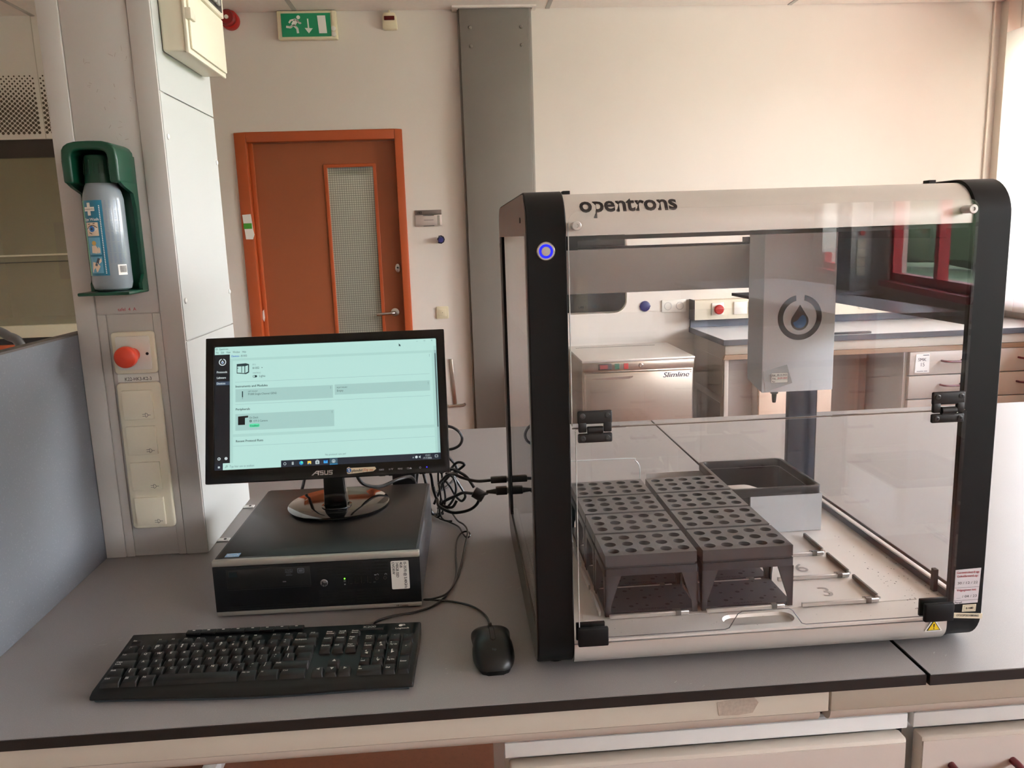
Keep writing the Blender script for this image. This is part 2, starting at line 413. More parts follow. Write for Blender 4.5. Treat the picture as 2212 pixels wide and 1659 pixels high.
bl = MB().box(-0.99, -0.73, 5.55, 5.57, 1.16, 1.30); tag(bl.build('notice_board', mat('notice', (54, 62, 92), 0.6)), 'dark blue notice with red middle seen through the door glass', 'notice')

# ------------------------------------------------------------------ door
door = thing('door_1', None, None, (-0.84, BY, FZ), kind='structure')
fo = MB()
fo.box(-1.342, -1.275, BY-0.014, BY+0.10, FZ, 1.255).box(-0.408, -0.361, BY-0.014, BY+0.10, FZ, 1.255).box(-1.275, -0.408, BY-0.014, BY+0.10, 1.20, 1.255)
fo.build('door_frame', MATS['orange_paint'], door, bevel=0.004)
MB().box(-1.275, -1.25, BY+0.03, BY+0.10, FZ, 1.2).build('door_stop', MATS['orange_paint'], door, bevel=0.003)
gx0, gx1, gz0, gz1 = -0.83, -0.545, -0.62, 1.055
lf = MB()
for a in ((-1.262, gx0, FZ+0.01, 1.197), (gx1, -0.412, FZ+0.01, 1.197), (gx0, gx1, gz1, 1.197), (gx0, gx1, FZ+0.01, gz0)): lf.box(a[0], a[1], BY+0.055, BY+0.10, a[2], a[3])
lf.build('door_leaf', MATS['orange_leaf'], door)
bd = MB().ring([(gx0-0.014, gz0-0.014), (gx1+0.014, gz0-0.014), (gx1+0.014, gz1+0.014), (gx0-0.014, gz1+0.014)], [(gx0+0.006, gz0+0.006), (gx1-0.006, gz0+0.006), (gx1-0.006, gz1-0.006), (gx0+0.006, gz1-0.006)], 'y', BY+0.044, BY+0.07)
bd.build('glazing_bead', MATS['orange_paint'], door, bevel=0.003)
def wired():
    m = glass('wired_glass', f0=0.045, haze=0.40, haze_rgb=(206, 210, 192)); n = m.node_tree
    t = n.nodes.new('ShaderNodeTexCoord'); br = n.nodes.new('ShaderNodeTexBrick'); mp = n.nodes.new('ShaderNodeMapping')
    mp.inputs['Rotation'].default_value = (PI/2, 0, 0)
    n.links.new(t.outputs['Object'], mp.inputs[0]); n.links.new(mp.outputs[0], br.inputs['Vector'])
    br.offset = 0.0; br.inputs['Scale'].default_value = 1.0; br.inputs['Brick Width'].default_value = 0.0135; br.inputs['Row Height'].default_value = 0.0135
    br.inputs['Mortar Size'].default_value = 0.0011; br.inputs['Color1'].default_value = (0, 0, 0, 1); br.inputs['Color2'].default_value = (0, 0, 0, 1); br.inputs['Mortar'].default_value = (1, 1, 1, 1)
    out = [x for x in n.nodes if x.type == 'OUTPUT_MATERIAL'][0]; old = out.inputs[0].links[0].from_socket
    df = n.nodes.new('ShaderNodeBsdfDiffuse'); df.inputs[0].default_value = (0.09, 0.09, 0.08, 1); mx = n.nodes.new('ShaderNodeMixShader')
    n.links.new(br.outputs['Color'], mx.inputs[0]); n.links.new(old, mx.inputs[1]); n.links.new(df.outputs[0], mx.inputs[2]); n.links.new(mx.outputs[0], out.inputs[0])
    return m
MB().box(gx0, gx1, BY+0.066, BY+0.072, gz0, gz1).build('wired_pane', wired(), door)
hd = MB().cyl((-0.468, BY+0.055, 0.165), 0.026, -0.008, 'y', 24); rose = hd.build('handle_rose', MATS['chrome'], door, bevel=0.001)
MB().tube([(-0.468, BY+0.055, 0.165), (-0.468, BY+0.0, 0.165), (-0.478, BY-0.012, 0.165), (-0.50, BY-0.014, 0.164), (-0.575, BY-0.014, 0.160)], 0.0095, 12).build('door_handle', MATS['chrome'], door)
lk = MB().prism(circ(-0.436, 0.437, 0.015, 20, ry=0.027), 'y', BY+0.046, BY+0.055).build('lock_plate', MATS['chrome'], door, bevel=0.001)
MB().prism(circ(-0.436, 0.440, 0.006, 12), 'y', BY+0.044, BY+0.047).build('keyhole', MATS['black_rubber'], lk)
stk = thing('frame_sticker', 'torn white sticker with green stripe on orange door frame', 'sticker', (-1.305, BY-0.015, 0.64))
MB().prism([(-1.332, 0.785), (-1.282, 0.788), (-1.276, 0.70), (-1.27, 0.668), (-1.282, 0.64), (-1.322, 0.641)], 'y', BY-0.0165, BY-0.0145).build('sticker_paper', MATS['white_print'], stk)
MB().box(-1.329, -1.281, BY-0.0172, BY-0.0163, 0.702, 0.735).build('sticker_stripe', mat('stripe_green', (70, 160, 50), 0.5), stk)
tag(MB().prism([(-1.276, 0.16), (-1.268, 0.14), (-1.262, 0.165), (-1.264, 0.215), (-1.272, 0.205)], 'y', BY+0.0275, BY+0.0295).build('paint_chip', MATS['white_print']), 'small torn white paper scrap low on the door jamb', 'paper')

# ------------------------------------------------------------------ things on the back wall
ex = thing('exit_sign', 'green and white emergency exit sign with running figure', 'exit sign', (-0.865, BY, 1.757))
MB().box(-1.033, -0.696, BY-0.05, BY-0.001, 1.757, 1.912).build('housing', MATS['cream_old'], ex, bevel=0.008, seg=3)
eb = MB().box(-1.008, -0.730, BY-0.054, BY-0.049, 1.770, 1.896); ebo = eb.build('sign_plate', MATS['green_sign'], ex, bevel=0.002)
ep = Pl((-1.008, BY-0.0545, 1.770), (1, 0, 0), (0, 0, 1)); em = MB()
em.poly(ep, circ(0.098, 0.104, 0.0105, 16))
em.line(ep, (0.088, 0.092), (0.066, 0.062), 0.024).line(ep, (0.090, 0.089), (0.104, 0.070), 0.010).line(ep, (0.104, 0.070), (0.112, 0.075), 0.009)
em.line(ep, (0.080, 0.092), (0.056, 0.088), 0.010).line(ep, (0.056, 0.090), (0.044, 0.074), 0.010)
em.line(ep, (0.068, 0.064), (0.088, 0.044), 0.013).line(ep, (0.088, 0.046), (0.091, 0.018), 0.013).line(ep, (0.066, 0.062), (0.050, 0.050), 0.013).line(ep, (0.052, 0.050), (0.026, 0.054), 0.012)
em.build('running_figure', MATS['white_print'], ebo)
MB().poly(ep, [(0.146, 0.096), (0.148, 0.046), (0.130, 0.046), (0.152, 0.016), (0.176, 0.044), (0.156, 0.045), (0.154, 0.096)]).build('arrow', MATS['white_print'], ebo)
MB().poly(ep, [(0.204, 0.112), (0.250, 0.112), (0.255, 0.016), (0.210, 0.016)]).build('doorway', MATS['white_print'], ebo)
for dz in (0.022, 0.052): MB().cyl((-0.715, BY-0.05, 1.757+dz), 0.0135, -0.016, 'y', 20).build('test_button', MATS['white_plastic'], ex, bevel=0.002)
MB().box(-0.722, -0.708, BY-0.058, BY-0.05, 1.83, 1.908).build('clip', MATS['cream_old'], ex, bevel=0.002)

si = thing('alarm_sounder', 'round red fire alarm sounder on wall below ceiling', 'alarm', (-1.305, BY, 1.82))
MB().lathe([(0.052, 0.0), (0.052, -0.05), (0.047, -0.058)], (-1.300, BY-0.001, 1.872), 'y', 28).build('base', MATS['red_plastic'], si)
MB().lathe([(0.044, -0.057), (0.044, -0.085), (0.036, -0.095), (0.034, -0.09), (0.030, -0.09), (0.0, -0.096)], (-1.300, BY, 1.872), 'y', 28, caps=False).build('horn', mat('red_horn', (140, 22, 22), 0.4), si)
MB().cyl((-1.300, BY-0.09, 1.872), 0.011, -0.012, 'y', 16).build('centre_disc', MATS['white_plastic'], si)

be = thing('alarm_beacon', 'cream wall beacon with dark red lens above the door', 'beacon', (-0.396, BY, 1.80))
MB().prism([(-0.436, 1.875), (-0.426, 1.896), (-0.366, 1.896), (-0.356, 1.875), (-0.352, 1.812), (-0.358, 1.806), (-0.432, 1.806), (-0.438, 1.812)], 'y', BY-0.045, BY-0.001).build('body', MATS['cream_old'], be, bevel=0.005)
MB().box(-0.426, -0.366, BY-0.052, BY-0.042, 1.853, 1.876).build('lens', MATS['red_dark'], be, bevel=0.003)
MB().cyl((-0.396, BY-0.02, 1.896), 0.006, 0.018, 'z', 10).build('cable_gland', MATS['cream_old'], be)

rs = thing('room_sign', 'silver room number sign beside the orange door', 'sign', (-0.23, BY, 0.686))
MB().box(-0.310, -0.150, BY-0.008, BY-0.001, 0.752, 0.780).build('number_strip', mat('sign_dark', (128, 118, 112), 0.35, metal=0.8), rs, bevel=0.001)
MB().text(Pl((-0.302, BY-0.0085, 0.758), (1, 0, 0), (0, 0, 1)), '180', 0, 0, 0.022, bold=True).build('number', MATS['black_print'], rs)
MB().box(-0.310, -0.150, BY-0.010, BY-0.001, 0.684, 0.749).build('name_holder', mat('sign_silver', (214, 202, 196), 0.3, metal=0.7), rs, bevel=0.001)
MB().box(-0.258, -0.20, BY-0.0112, BY-0.0098, 0.7195, 0.7215).box(-0.262, -0.196, BY-0.0112, BY-0.0098, 0.746, 0.749).box(-0.262, -0.196, BY-0.0112, BY-0.0098, 0.684, 0.687).build('slot', MATS['black_print'], rs)
MB().box(-0.178, -0.162, BY-0.0108, BY-0.0096, 0.688, 0.745).build('end_cap', MATS['chrome'], rs)

ch = thing('cable_stub', 'dark blue cable stub poking from hole beside door', 'cable', (-0.163, BY, 0.585))
MB().cyl((-0.163, BY-0.001, 0.602), 0.026, -0.004, 'y', 9).build('hole_edge', mat('hole_blue', (18, 20, 40), 0.6), ch)
MB().tube([(-0.168, BY-0.002, 0.604), (-0.166, BY-0.03, 0.604), (-0.160, BY-0.05, 0.600)], 0.0165, 12).build('cable', MATS['dark_blue'], ch)
MB().tube([(-0.180, BY-0.03, 0.588), (-0.186, BY-0.034, 0.606), (-0.176, BY-0.036, 0.622)], 0.003, 6).build('tie', MATS['white_plastic'], ch)

def rocker(x0, x1, z0, z1, y, name, label, m):
    t = thing(name, label, 'switch', ((x0+x1)/2, y, z0))
    MB().prism(rrect(x0, z0, x1, z1, 0.008), 'y', y-0.009, y-0.001).build('frame', m, t, bevel=0.002)
    w_, h_ = x1-x0, z1-z0
    MB().prism(rrect(x0+w_*0.2, z0+h_*0.2, x1-w_*0.2, z1-h_*0.2, 0.004), 'y', y-0.013, y-0.008).build('rocker', m, t, bevel=0.0015)
    MB().cyl(((x0+x1)/2, y-0.013, (z0+z1)/2), 0.002, -0.0008, 'y', 10).build('pilot', MATS['black_print'], t)
rocker(-0.211, -0.135, 0.118, 0.195, BY, 'light_switch', 'cream light switch on wall between door and grey column', MATS['cream_old'])

hk = thing('wall_hook', 'slim brushed metal bracket on wall beside the monitor', 'bracket', (-0.118, BY, -0.45))
MB().prism([(-0.145, -0.137), (-0.125, -0.137), (-0.108, -0.43), (-0.130, -0.43)], 'y', BY-0.012, BY-0.002).build('bar', MATS['steel'], hk, bevel=0.002)
MB().tube([(-0.175, BY-0.03, -0.425), (-0.16, BY-0.02, -0.436), (-0.118, BY-0.016, -0.436), (-0.075, BY-0.02, -0.434), (-0.06, BY-0.034, -0.424)], 0.010, 8).build('foot', MATS['steel'], hk)

gc = thing('steel_column', 'grey painted steel column standing against back wall', 'column', (0.2, 3.96, FZ))
MB().box(0.006, 0.405, 3.93, 3.999, FZ, CZ-0.001).build('shaft', MATS['grey_steel'], gc, bevel=0.003)
MB().box(0.405, 0.425, 3.955, 3.999, FZ, CZ-0.001).build('flange', mat('grey_light', (158, 152, 144), 0.5), gc, bevel=0.002)
MB().box(-0.006, 0.006, 3.955, 3.999, FZ, CZ-0.001).build('flange', MATS['grey_steel'], gc, bevel=0.002)
for x in (0.066, 0.362):
    for z in (1.80, 1.70): MB().lathe([(0.011, 0), (0.011, -0.004), (0.006, -0.009), (0, -0.009)], (x, 3.93, z), 'y', 12, caps=False).build('bolt', MATS['grey_steel'], gc)
MB().ring([(-0.035, 3.90), (0.45, 3.90), (0.45, 3.998), (-0.035, 3.998)], [(0.0, 3.925), (0.428, 3.925), (0.428, 3.997), (0.0, 3.997)], 'z', CZ-0.012, CZ-0.001).build('ceiling_collar', MATS['wall_paint'], gc)

rp = MB().box(3.315, 3.398, 3.93, 3.999, FZ, CZ-0.001).box(3.262, 3.272, 3.985, 3.999, FZ, CZ-0.001); struct('trim_2', rp, mat('trim_cream', (222, 210, 196), 0.5))

# ------------------------------------------------------------------ built-in fume hood left
fh = thing('fume_hood', 'built in fume hood with dim glass sash behind service pillar', 'fume hood', (-2.68, 4.3, FZ))
MB().box(-3.14, -2.21, 4.70, 4.74, 0.1, 1.24).box(-3.14, -3.10, 4.06, 4.70, 0.1, 1.24).box(-2.25, -2.21, 4.06, 4.70, 0.1, 1.24).box(-3.14, -2.21, 4.06, 4.74, 1.24, 1.26).build('lining', MATS['hood_in'], fh)
MB().box(-3.145, -2.205, 4.02, 4.06, 1.15, 1.249).build('header', MATS['hood_dark'], fh)
MB().box(-3.145, -2.205, 4.01, 4.70, 0.10, 0.175).build('work_surface', MATS['hood_in'], fh, bevel=0.004)
MB().box(-3.145, -2.205, 4.05, 4.10, 0.0, 0.10).build('recess', MATS['black_rubber'], fh)
MB().box(-3.145, -2.205, 4.01, 4.5, FZ+0.001, 0.06).build('base_cabinet', MATS['orange_paint'], fh, bevel=0.004)
sa = MB().box(-3.1, -2.25, 4.030, 4.036, 0.176, 1.15).build('sash_glass', glass('sash_glass', (0.88, 0.86, 0.76), 0.05, haze=0.30, haze_rgb=(178, 170, 142)), fh)  # haze colour lightens the sash in place of light inside the hood
MB().box(-3.1, -2.25, 4.022, 4.030, 0.548, 0.552).build('sash_joint', MATS['black_rubber'], sa)
MB().box(-3.1, -2.25, 4.022, 4.030, 0.585, 0.595).build('sash_rail', MATS['hood_in'], sa)
MB().box(-2.30, -2.28, 4.69, 4.70, 0.40, 0.95).box(-2.75, -2.60, 4.69, 4.70, 0.42, 0.8).box(-2.50, -2.46, 4.60, 4.66, 0.3, 0.85).build('fitting', MATS['grey_panel'], fh)
MB().cyl((-2.345, 4.009, 0.14), 0.013, -0.004, 'y', 14).build('port', MATS['black_rubber'], fh)
tag(MB().tube([(-1.30, 0.95, 0.52), (-1.265, 0.95, 0.486), (-1.245, 0.95, 0.466), (-1.215, 0.95, 0.446), (-1.18, 0.95, 0.432), (-1.15, 0.95, 0.415), (-1.12, 0.95, 0.38), (-1.10, 0.95, 0.20), (-1.10, 0.95, 0.002)], 0.011, 10).build('grey_cable', mat('cable_grey', (96, 94, 92), 0.3)), 'thick grey cable arching behind the grey divider panel', 'cable')

# ------------------------------------------------------------------ far counter along the back wall
bc = thing('far_worktop', 'pale blue grey worktop along back wall seen through the glass', 'worktop', (2.38, 3.66, -0.03))
MB().box(1.39, 3.398, 3.332, 3.998, -0.028, 0.0).build('slab', MATS['counter_top'], bc)
MB().box(1.39, 3.398, 3.326, 3.332, -0.030, 0.001).box(1.384, 1.39, 3.326, 3.998, -0.030, 0.001).build('edge_band', mat('edge_grey', (70, 70, 76), 0.5), bc)
MB().box(1.39, 3.398, 3.98, 3.998, 0.001, 0.052).build('upstand', mat('upstand', (96, 104, 118), 0.45), bc)
fa = thing('far_apron', 'cream front rail under the edge of the far worktop', 'apron', (2.4, 3.37, -0.12))
MB().box(1.40, 3.398, 3.345, 3.365, -0.085, -0.031).build('face', MATS['beige'], fa, bevel=0.004)
MB().prism([(3.345, -0.087), (3.365, -0.087), (3.395, -0.118), (3.37, -0.118)], 'x', 1.40, 3.398).build('lip', mat('lip_tan', (214, 186, 156), 0.5), fa)
tr = thing('wall_trunking', 'cream cable trunking with switches above the far worktop', 'trunking', (2.35, 3.95, 0.052))
MB().box(1.392, 3.30, 3.905, 3.998, 0.053, 0.176).build('channel', MATS['cream_plastic'], tr, bevel=0.005)
MB().box(1.385, 1.392, 3.90, 3.999, 0.053, 0.180).build('end_cap', MATS['edge_black'], tr)
MB().box(1.50, 1.575, 3.895, 3.905, 0.083, 0.158).build('switch_plate', MATS['white_plastic'], tr, bevel=0.002)
MB().lathe([(0.020, 0), (0.020, -0.014), (0.030, -0.016), (0.030, -0.026), (0.024, -0.032), (0, -0.034)], (1.538, 3.896, 0.118), 'y', 20, caps=False).build('stop_knob', MATS['red_plastic'], tr)
for x0 in (1.64, 1.735, 1.95, 2.05, 2.45):
    pt = MB().box(x0, x0+0.085, 3.893, 3.905, 0.083, 0.160).build('socket_flap', MATS['white_plastic'], tr, bevel=0.003)
ds = thing('double_socket', 'white double wall socket beside the far trunking', 'socket', (1.285, BY, 0.105))
MB().box(1.208, 1.362, BY-0.010, BY-0.001, 0.102, 0.180).build('frame', MATS['white_plastic'], ds, bevel=0.003)
for x in (1.247, 1.323):
    c_ = MB().lathe([(0.026, -0.0105), (0.021, -0.012), (0.019, -0.0045), (0.0, -0.0045)], (x, BY, 0.141), 'y', 20, caps=False).build('socket', mat('socket_grey', (210, 206, 198), 0.4), ds)
    MB().cyl((x-0.008, BY-0.0052, 0.141), 0.003, -0.0006, 'y', 8).cyl((x+0.008, BY-0.0052, 0.141), 0.003, -0.0006, 'y', 8).build('pin_hole', MATS['black_print'], c_)
bh = thing('blue_plug', 'round blue cap in wall left of the double socket', 'cap', (1.10, BY, 0.115))
MB().lathe([(0.033, -0.001), (0.033, -0.006), (0.026, -0.010), (0, -0.010)], (1.101, BY, 0.146), 'y', 20, caps=False).build('cap', MATS['dark_blue'], bh)
MB().box(1.066, 1.136, BY-0.009, BY-0.002, 0.143, 0.149).build('lug', MATS['dark_blue'], bh)

# under the far counter
sp = thing('far_end_cabinet', 'beige cabinet with open grey side under the far worktop', 'cabinet', (1.6, 3.65, FZ))
MB().box(1.415, 1.44, 3.40, 3.99, FZ+0.001, -0.031).build('side_panel', MATS['beige_drawer'], sp, bevel=0.002)
MB().box(1.409, 1.415, 3.42, 3.93, -0.34, -0.12).build('upper_plate', MATS['beige_drawer'], sp, bevel=0.002)
MB().box(1.409, 1.415, 3.46, 3.90, -0.88, -0.38).build('inset_panel', MATS['grey_panel'], sp, bevel=0.002)
MB().box(1.44, 1.60, 3.46, 3.48, FZ+0.001, -0.031).build('front_panel', MATS['grey_panel'], sp)
sp2 = thing('far_door_cabinet', 'peach fronted cabinet behind the robot pipette head', 'cabinet', (1.8, 3.65, FZ))
MB().box(1.602, 2.03, 3.38, 3.98, FZ+0.001, -0.125).build('carcass', MATS['beige_drawer'], sp2)
MB().box(1.604, 1.81, 3.355, 3.379, FZ+0.08, -0.13).build('door', MATS['peach'], sp2, bevel=0.003)
MB().box(1.815, 2.028, 3.355, 3.379, FZ+0.08, -0.13).build('door', MATS['peach'], sp2, bevel=0.003)
kn = thing('knee_space_panel', 'grey back panel of the knee space under far worktop', 'panel', (2.25, 3.8, FZ))
MB().box(2.04, 2.45, 3.78, 3.80, FZ+0.001, -0.031).build('panel', MATS['grey_panel'], kn)
MB().box(2.12, 2.40, 3.772, 3.78, -0.6, -0.16).build('inset', mat('inset_beige', (190, 178, 168), 0.5), kn, bevel=0.002)
def far_drawers(x0, x1, label):
    t = thing('far_drawer_unit', label, 'drawers', ((x0+x1)/2, 3.66, FZ))
    MB().box(x0, x1, 3.398, 3.98, FZ+0.001, -0.09).build('carcass', MATS['alu_white'], t)
    z = -0.121
    for h in (0.140, 0.140, 0.19, 0.23):
        d = MB().box(x0+0.02, x1-0.012, 3.37, 3.397, z-h+0.006, z).build('drawer', MATS['beige_drawer'], t, bevel=0.003)
        xm = (x0+x1)/2+0.04
        MB().tube([(xm-0.06, 3.372, z-h*0.4), (xm-0.055, 3.335, z-h*0.4), (xm, 3.330, z-h*0.42), (xm+0.055, 3.335, z-h*0.4), (xm+0.06, 3.372, z-h*0.4)], 0.006, 8, 4).build('handle', MATS['maroon'], d)
        z -= h
    return t
far_drawers(2.47, 2.93, 'beige drawer unit with paper label under far worktop')
far_drawers(2.935, 3.39, 'beige drawer unit at the right end of far worktop')
lb = thing('drawer_label', 'white handwritten SMK 15 label on far drawer', 'label', (2.57, 3.369, -0.24))
MB().prism([(2.525, -0.134), (2.605, -0.130), (2.607, -0.242), (2.521, -0.240)], 'y', 3.3672, 3.3692).build('paper', MATS['white_print'], lb)
lp = Pl((2.521, 3.367, -0.242), (1, 0, 0), (0, 0, 1)); l_ = MB().text(lp, 'SMK', 0.016, 0.068, 0.026).text(lp, '15', 0.028, 0.038, 0.03)
l_.q2(lp, 0.012, 0.008, 0.05, 0.011).q2(lp, 0.055, 0.008, 0.074, 0.011).q2(lp, 0.045, 0.100, 0.08, 0.104).build('writing', MATS['black_print'], lb)
tag(MB().box(1.93, 2.25, 3.36, 3.385, 0.001, 0.012).build('dark_ruler', MATS['edge_black'], bevel=0.002), 'flat dark bar lying at front of far worktop', 'bar')

# ------------------------------------------------------------------ dishwasher
dw = thing('dishwasher', 'stainless steel under-counter dishwasher with red display', 'dishwasher', (0.9, 3.65, FZ))
X0, X1, DY = 0.597, 1.228, 3.36
MB().box(X0, X1, DY+0.02, 3.96, FZ+0.001, -0.10).build('cabinet', MATS['steel'], dw, bevel=0.004)
MB().box(X0-0.004, X1+0.004, DY-0.005, 3.965, -0.10, -0.085).build('top', mat('steel_top', (226, 222, 216), 0.35, metal=0.6), dw, bevel=0.003)
MB().box(X0, X1, DY, DY+0.02, -0.150, -0.101).build('control_panel', MATS['steel'], dw, bevel=0.002)
MB().box(X0+0.01, X1-0.01, DY-0.012, DY+0.02, FZ+0.12, -0.158).build('door', MATS['steel'], dw, bevel=0.006, seg=3)
MB().prism([(X0+0.03, -0.188), (X0+0.28, -0.180), (X0+0.28, -0.186), (X0+0.26, -0.194), (X0+0.14, -0.196)], 'y', DY-0.0145, DY-0.0118).build('handle_recess', MATS['chrome'], dw)
ds_ = MB().box(0.685, 0.760, DY-0.006, DY+0.001, -0.142, -0.108).build('display', MATS['black_rubber'], dw, bevel=0.002)
MB().box(0.694, 0.738, DY-0.0075, DY-0.0055, -0.136, -0.114).build('readout', emis('red_led', (190, 40, 36), 0.25), ds_)
MB().box(0.777, 0.803, DY-0.007, DY+0.001, -0.141, -0.109).build('green_switch', mat('sw_green', (30, 96, 74), 0.35), dw, bevel=0.002)
MB().box(0.828, 0.854, DY-0.007, DY+0.001, -0.141, -0.109).build('red_switch', mat('sw_red', (196, 50, 50), 0.35), dw, bevel=0.002)
MB().lathe([(0.013, 0), (0.013, -0.004), (0.009, -0.006), (0.007, -0.002), (0, -0.002)], (0.925, DY, -0.124), 'y', 18, caps=False).build('lock', MATS['chrome'], dw)
MB().text(Pl((1.045, DY-0.0125, -0.196), (1, 0, 0), (0, 0, 1)), 'Slimline', 0, 0, 0.040, bold=True, width=0.150, shear=0.25).build('lettering', mat('navy_print', (38, 44, 92), 0.5), dw)
MB().text(Pl((1.198, DY-0.0125, -0.175), (1, 0, 0), (0, 0, 1)), '®', 0, 0, 0.018).build('lettering', MATS['navy_print'], dw)
vs_ = MB()
for k in range(46): vs_.box(X0+0.04+k*0.0108, X0+0.046+k*0.0108, 3.86, 3.875, -0.0849, -0.0843)
vs_.build('vent_slots', MATS['black_print'], dw)
# ------------------------------------------------------------------ foreground lab bench
def slab(x0, x1, y0, y1, label):
    t = thing('worktop', label, 'worktop', ((x0+x1)/2, (y0+y1)/2, -0.0156))
    MB().box(x0+0.001, x1-0.001, y0+0.0012, y1, -0.0156, 0.0).build('slab', MATS['worktop'], t)
    MB().box(x0, x1, y0-0.0006, y0+0.0012, -0.0158, -0.0012).box(x0-0.0006, x0+0.001, y0, y1, -0.0158, -0.0012).box(x1-0.001, x1+0.0006, y0, y1, -0.0158, -0.0012).build('edge_band', MATS['edge_black'], t)
    return t
slab(-1.70, 0.5262, -0.058, 1.512, 'grey speckled lab worktop carrying computer, keyboard and robot')
slab(0.5308, 2.45, -0.060, 1.512, 'grey lab worktop right of the seam beside the robot')
def apron(x0, x1, label, cut=True):
    t = thing('bench_apron', label, 'apron', ((x0+x1)/2, -0.03, -0.075))
    c = 0.012 if cut else 0.0
    MB().prism([(x0, -0.0165), (x1, -0.0165), (x1, -0.052), (x0, -0.052)], 'y', -0.048, -0.030).build('face', MATS['beige'], t, bevel=0.0015)
    MB().loft([[(x, -0.048+0.018*(1-math.cos(a)), -0.052-0.019*math.sin(a)) for a in [k*PI/2/6 for k in range(7)]]+[(x, -0.022, -0.0711), (x, -0.022, -0.052)] for x in (x0, x1-c)]).build('lip', mat('beige_lip', (190, 178, 166), 0.5), t)
    return t
apron(-1.70, 0.3955, 'long beige bench front rail under the keyboard side')
apron(0.3985, 2.45, 'beige bench front rail under the right worktop', cut=False)
tag(MB().prism([(0.238, -0.026), (0.262, -0.023), (0.29, -0.022), (0.296, -0.030), (0.288, -0.045), (0.268, -0.047), (0.241, -0.046)], 'y', -0.0486, -0.0481).build('tape_residue', mat('residue', (176, 162, 148), 0.7, var=0.25, scale=220)), 'grubby tape residue patch on the beige bench rail', 'residue')
def drawer_unit(x0, x1, label, hx=None):
    t = thing('drawer_cabinet', label, 'cabinet', ((x0+x1)/2, 0.25, FZ))
    MB().box(x0, x1, 0.0, 0.60, FZ+0.001, -0.102).build('carcass', MATS['alu_white'], t)
    MB().box(x0, x1, -0.028, -0.001, -0.1005, -0.078).build('top_rail', MATS['alu_white'], t, bevel=0.001)
    MB().box(x0, x1, -0.021, 0.6, -0.0779, -0.0725).build('upper_rail', mat('rail_grey', (150, 146, 140), 0.5), t)  # grey rail between apron and white top rail
    z = -0.108
    for h in (0.155, 0.155, 0.22, 0.25):
        d = MB().box(x0+0.006, x1-0.006, -0.040, -0.016, z-h+0.007, z).build('drawer', MATS['beige_drawer'], t, bevel=0.004, seg=2)
        MB().box(x0+0.0085, x1-0.0085, -0.0412, -0.0396, z-h+0.012, z-0.0065).build('front_sheet', mat('drawer_sheet', (203, 191, 182), 0.45, var=0.015), d)
        a, b, zz = (hx or ((x0+x1)/2-0.05, (x0+x1)/2+0.05))[0], (hx or ((x0+x1)/2-0.05, (x0+x1)/2+0.05))[1], z-0.047
        MB().tube([(a, -0.039, zz), (a, -0.058, zz-0.001), (a+0.012, -0.068, zz-0.004), (b-0.012, -0.068, zz-0.004), (b, -0.058, zz-0.001), (b, -0.039, zz)], 0.0055, 10, 5).build('handle', MATS['maroon'], d)
        z -= h
    return t
drawer_unit(-0.052, 0.522, 'wide beige drawer cabinet under the worktop below the robot')
drawer_unit(0.531, 1.13, 'beige drawer cabinet with maroon handles below worktop seam', (0.583, 0.674))
MB_l = thing('bench_trestle', 'pale metal bench trestle at the left end', 'trestle', (-0.85, 0.05, FZ))
MB().box(-0.87, -0.83, 0.0, 0.06, FZ+0.001, -0.0165).build('post', MATS['alu_white'], MB_l, bevel=0.003)
MB().box(-0.87, -0.83, 0.06, 1.45, FZ+0.001, FZ+0.05).build('foot', MATS['alu_white'], MB_l, bevel=0.003)
bl2 = thing('bench_trestle', 'pale metal bench trestle under the far right worktop end', 'trestle', (2.35, 0.05, FZ))
MB().box(2.33, 2.37, 0.0, 0.06, FZ+0.001, -0.0165).build('post', MATS['alu_white'], bl2, bevel=0.003)
MB().box(2.33, 2.37, 0.06, 1.45, FZ+0.001, FZ+0.05).build('foot', MATS['alu_white'], bl2, bevel=0.003)

sc = MB(); wpl = Pl((0, 0, 0), (1, 0, 0), (0, 1, 0)); rnd = random.Random(21)
for (x, y, n) in ((-0.66, 0.19, 5), (-0.52, 0.215, 2), (-0.60, 0.11, 3), (-0.02, 0.30, 2), (-0.045, 0.47, 2), (0.20, -0.045, 3), (0.56, -0.02, 2), (-0.12, 0.03, 3)):
    for k in range(n):
        xa, ya, a_, l_ = x+rnd.uniform(-.02, .02), y+rnd.uniform(-.015, .015), rnd.uniform(0.2, 0.9), rnd.uniform(0.002, 0.012)
        sc.line(wpl, (xa, ya), (xa+l_*math.cos(a_), ya+l_*math.sin(a_)), rnd.uniform(0.0005, 0.0016), 0.0002)
tag(sc.build('scratch_marks', mat('scratch', (176, 172, 170), 0.6)), 'faint pale scratches on the grey worktop near the keyboard', 'scratches', kind='stuff')
# grey divider board standing on the bench left
dv = thing('divider_board', 'grey vertical divider board on left of bench', 'panel', (-0.82, 0.2, 0.001))
MB().box(-0.828, -0.8088, -0.16, 0.60, 0.0005, 0.449).build('board', mat('divider', (116, 119, 126), 0.42, var=0.05, scale=3, speck=(300, 0.62, (128, 131, 138))), dv)
MB().box(-0.829, -0.8083, -0.16, 0.60, 0.4492, 0.453).build('top_edge', mat('divider_edge', (92, 84, 80), 0.5), dv)

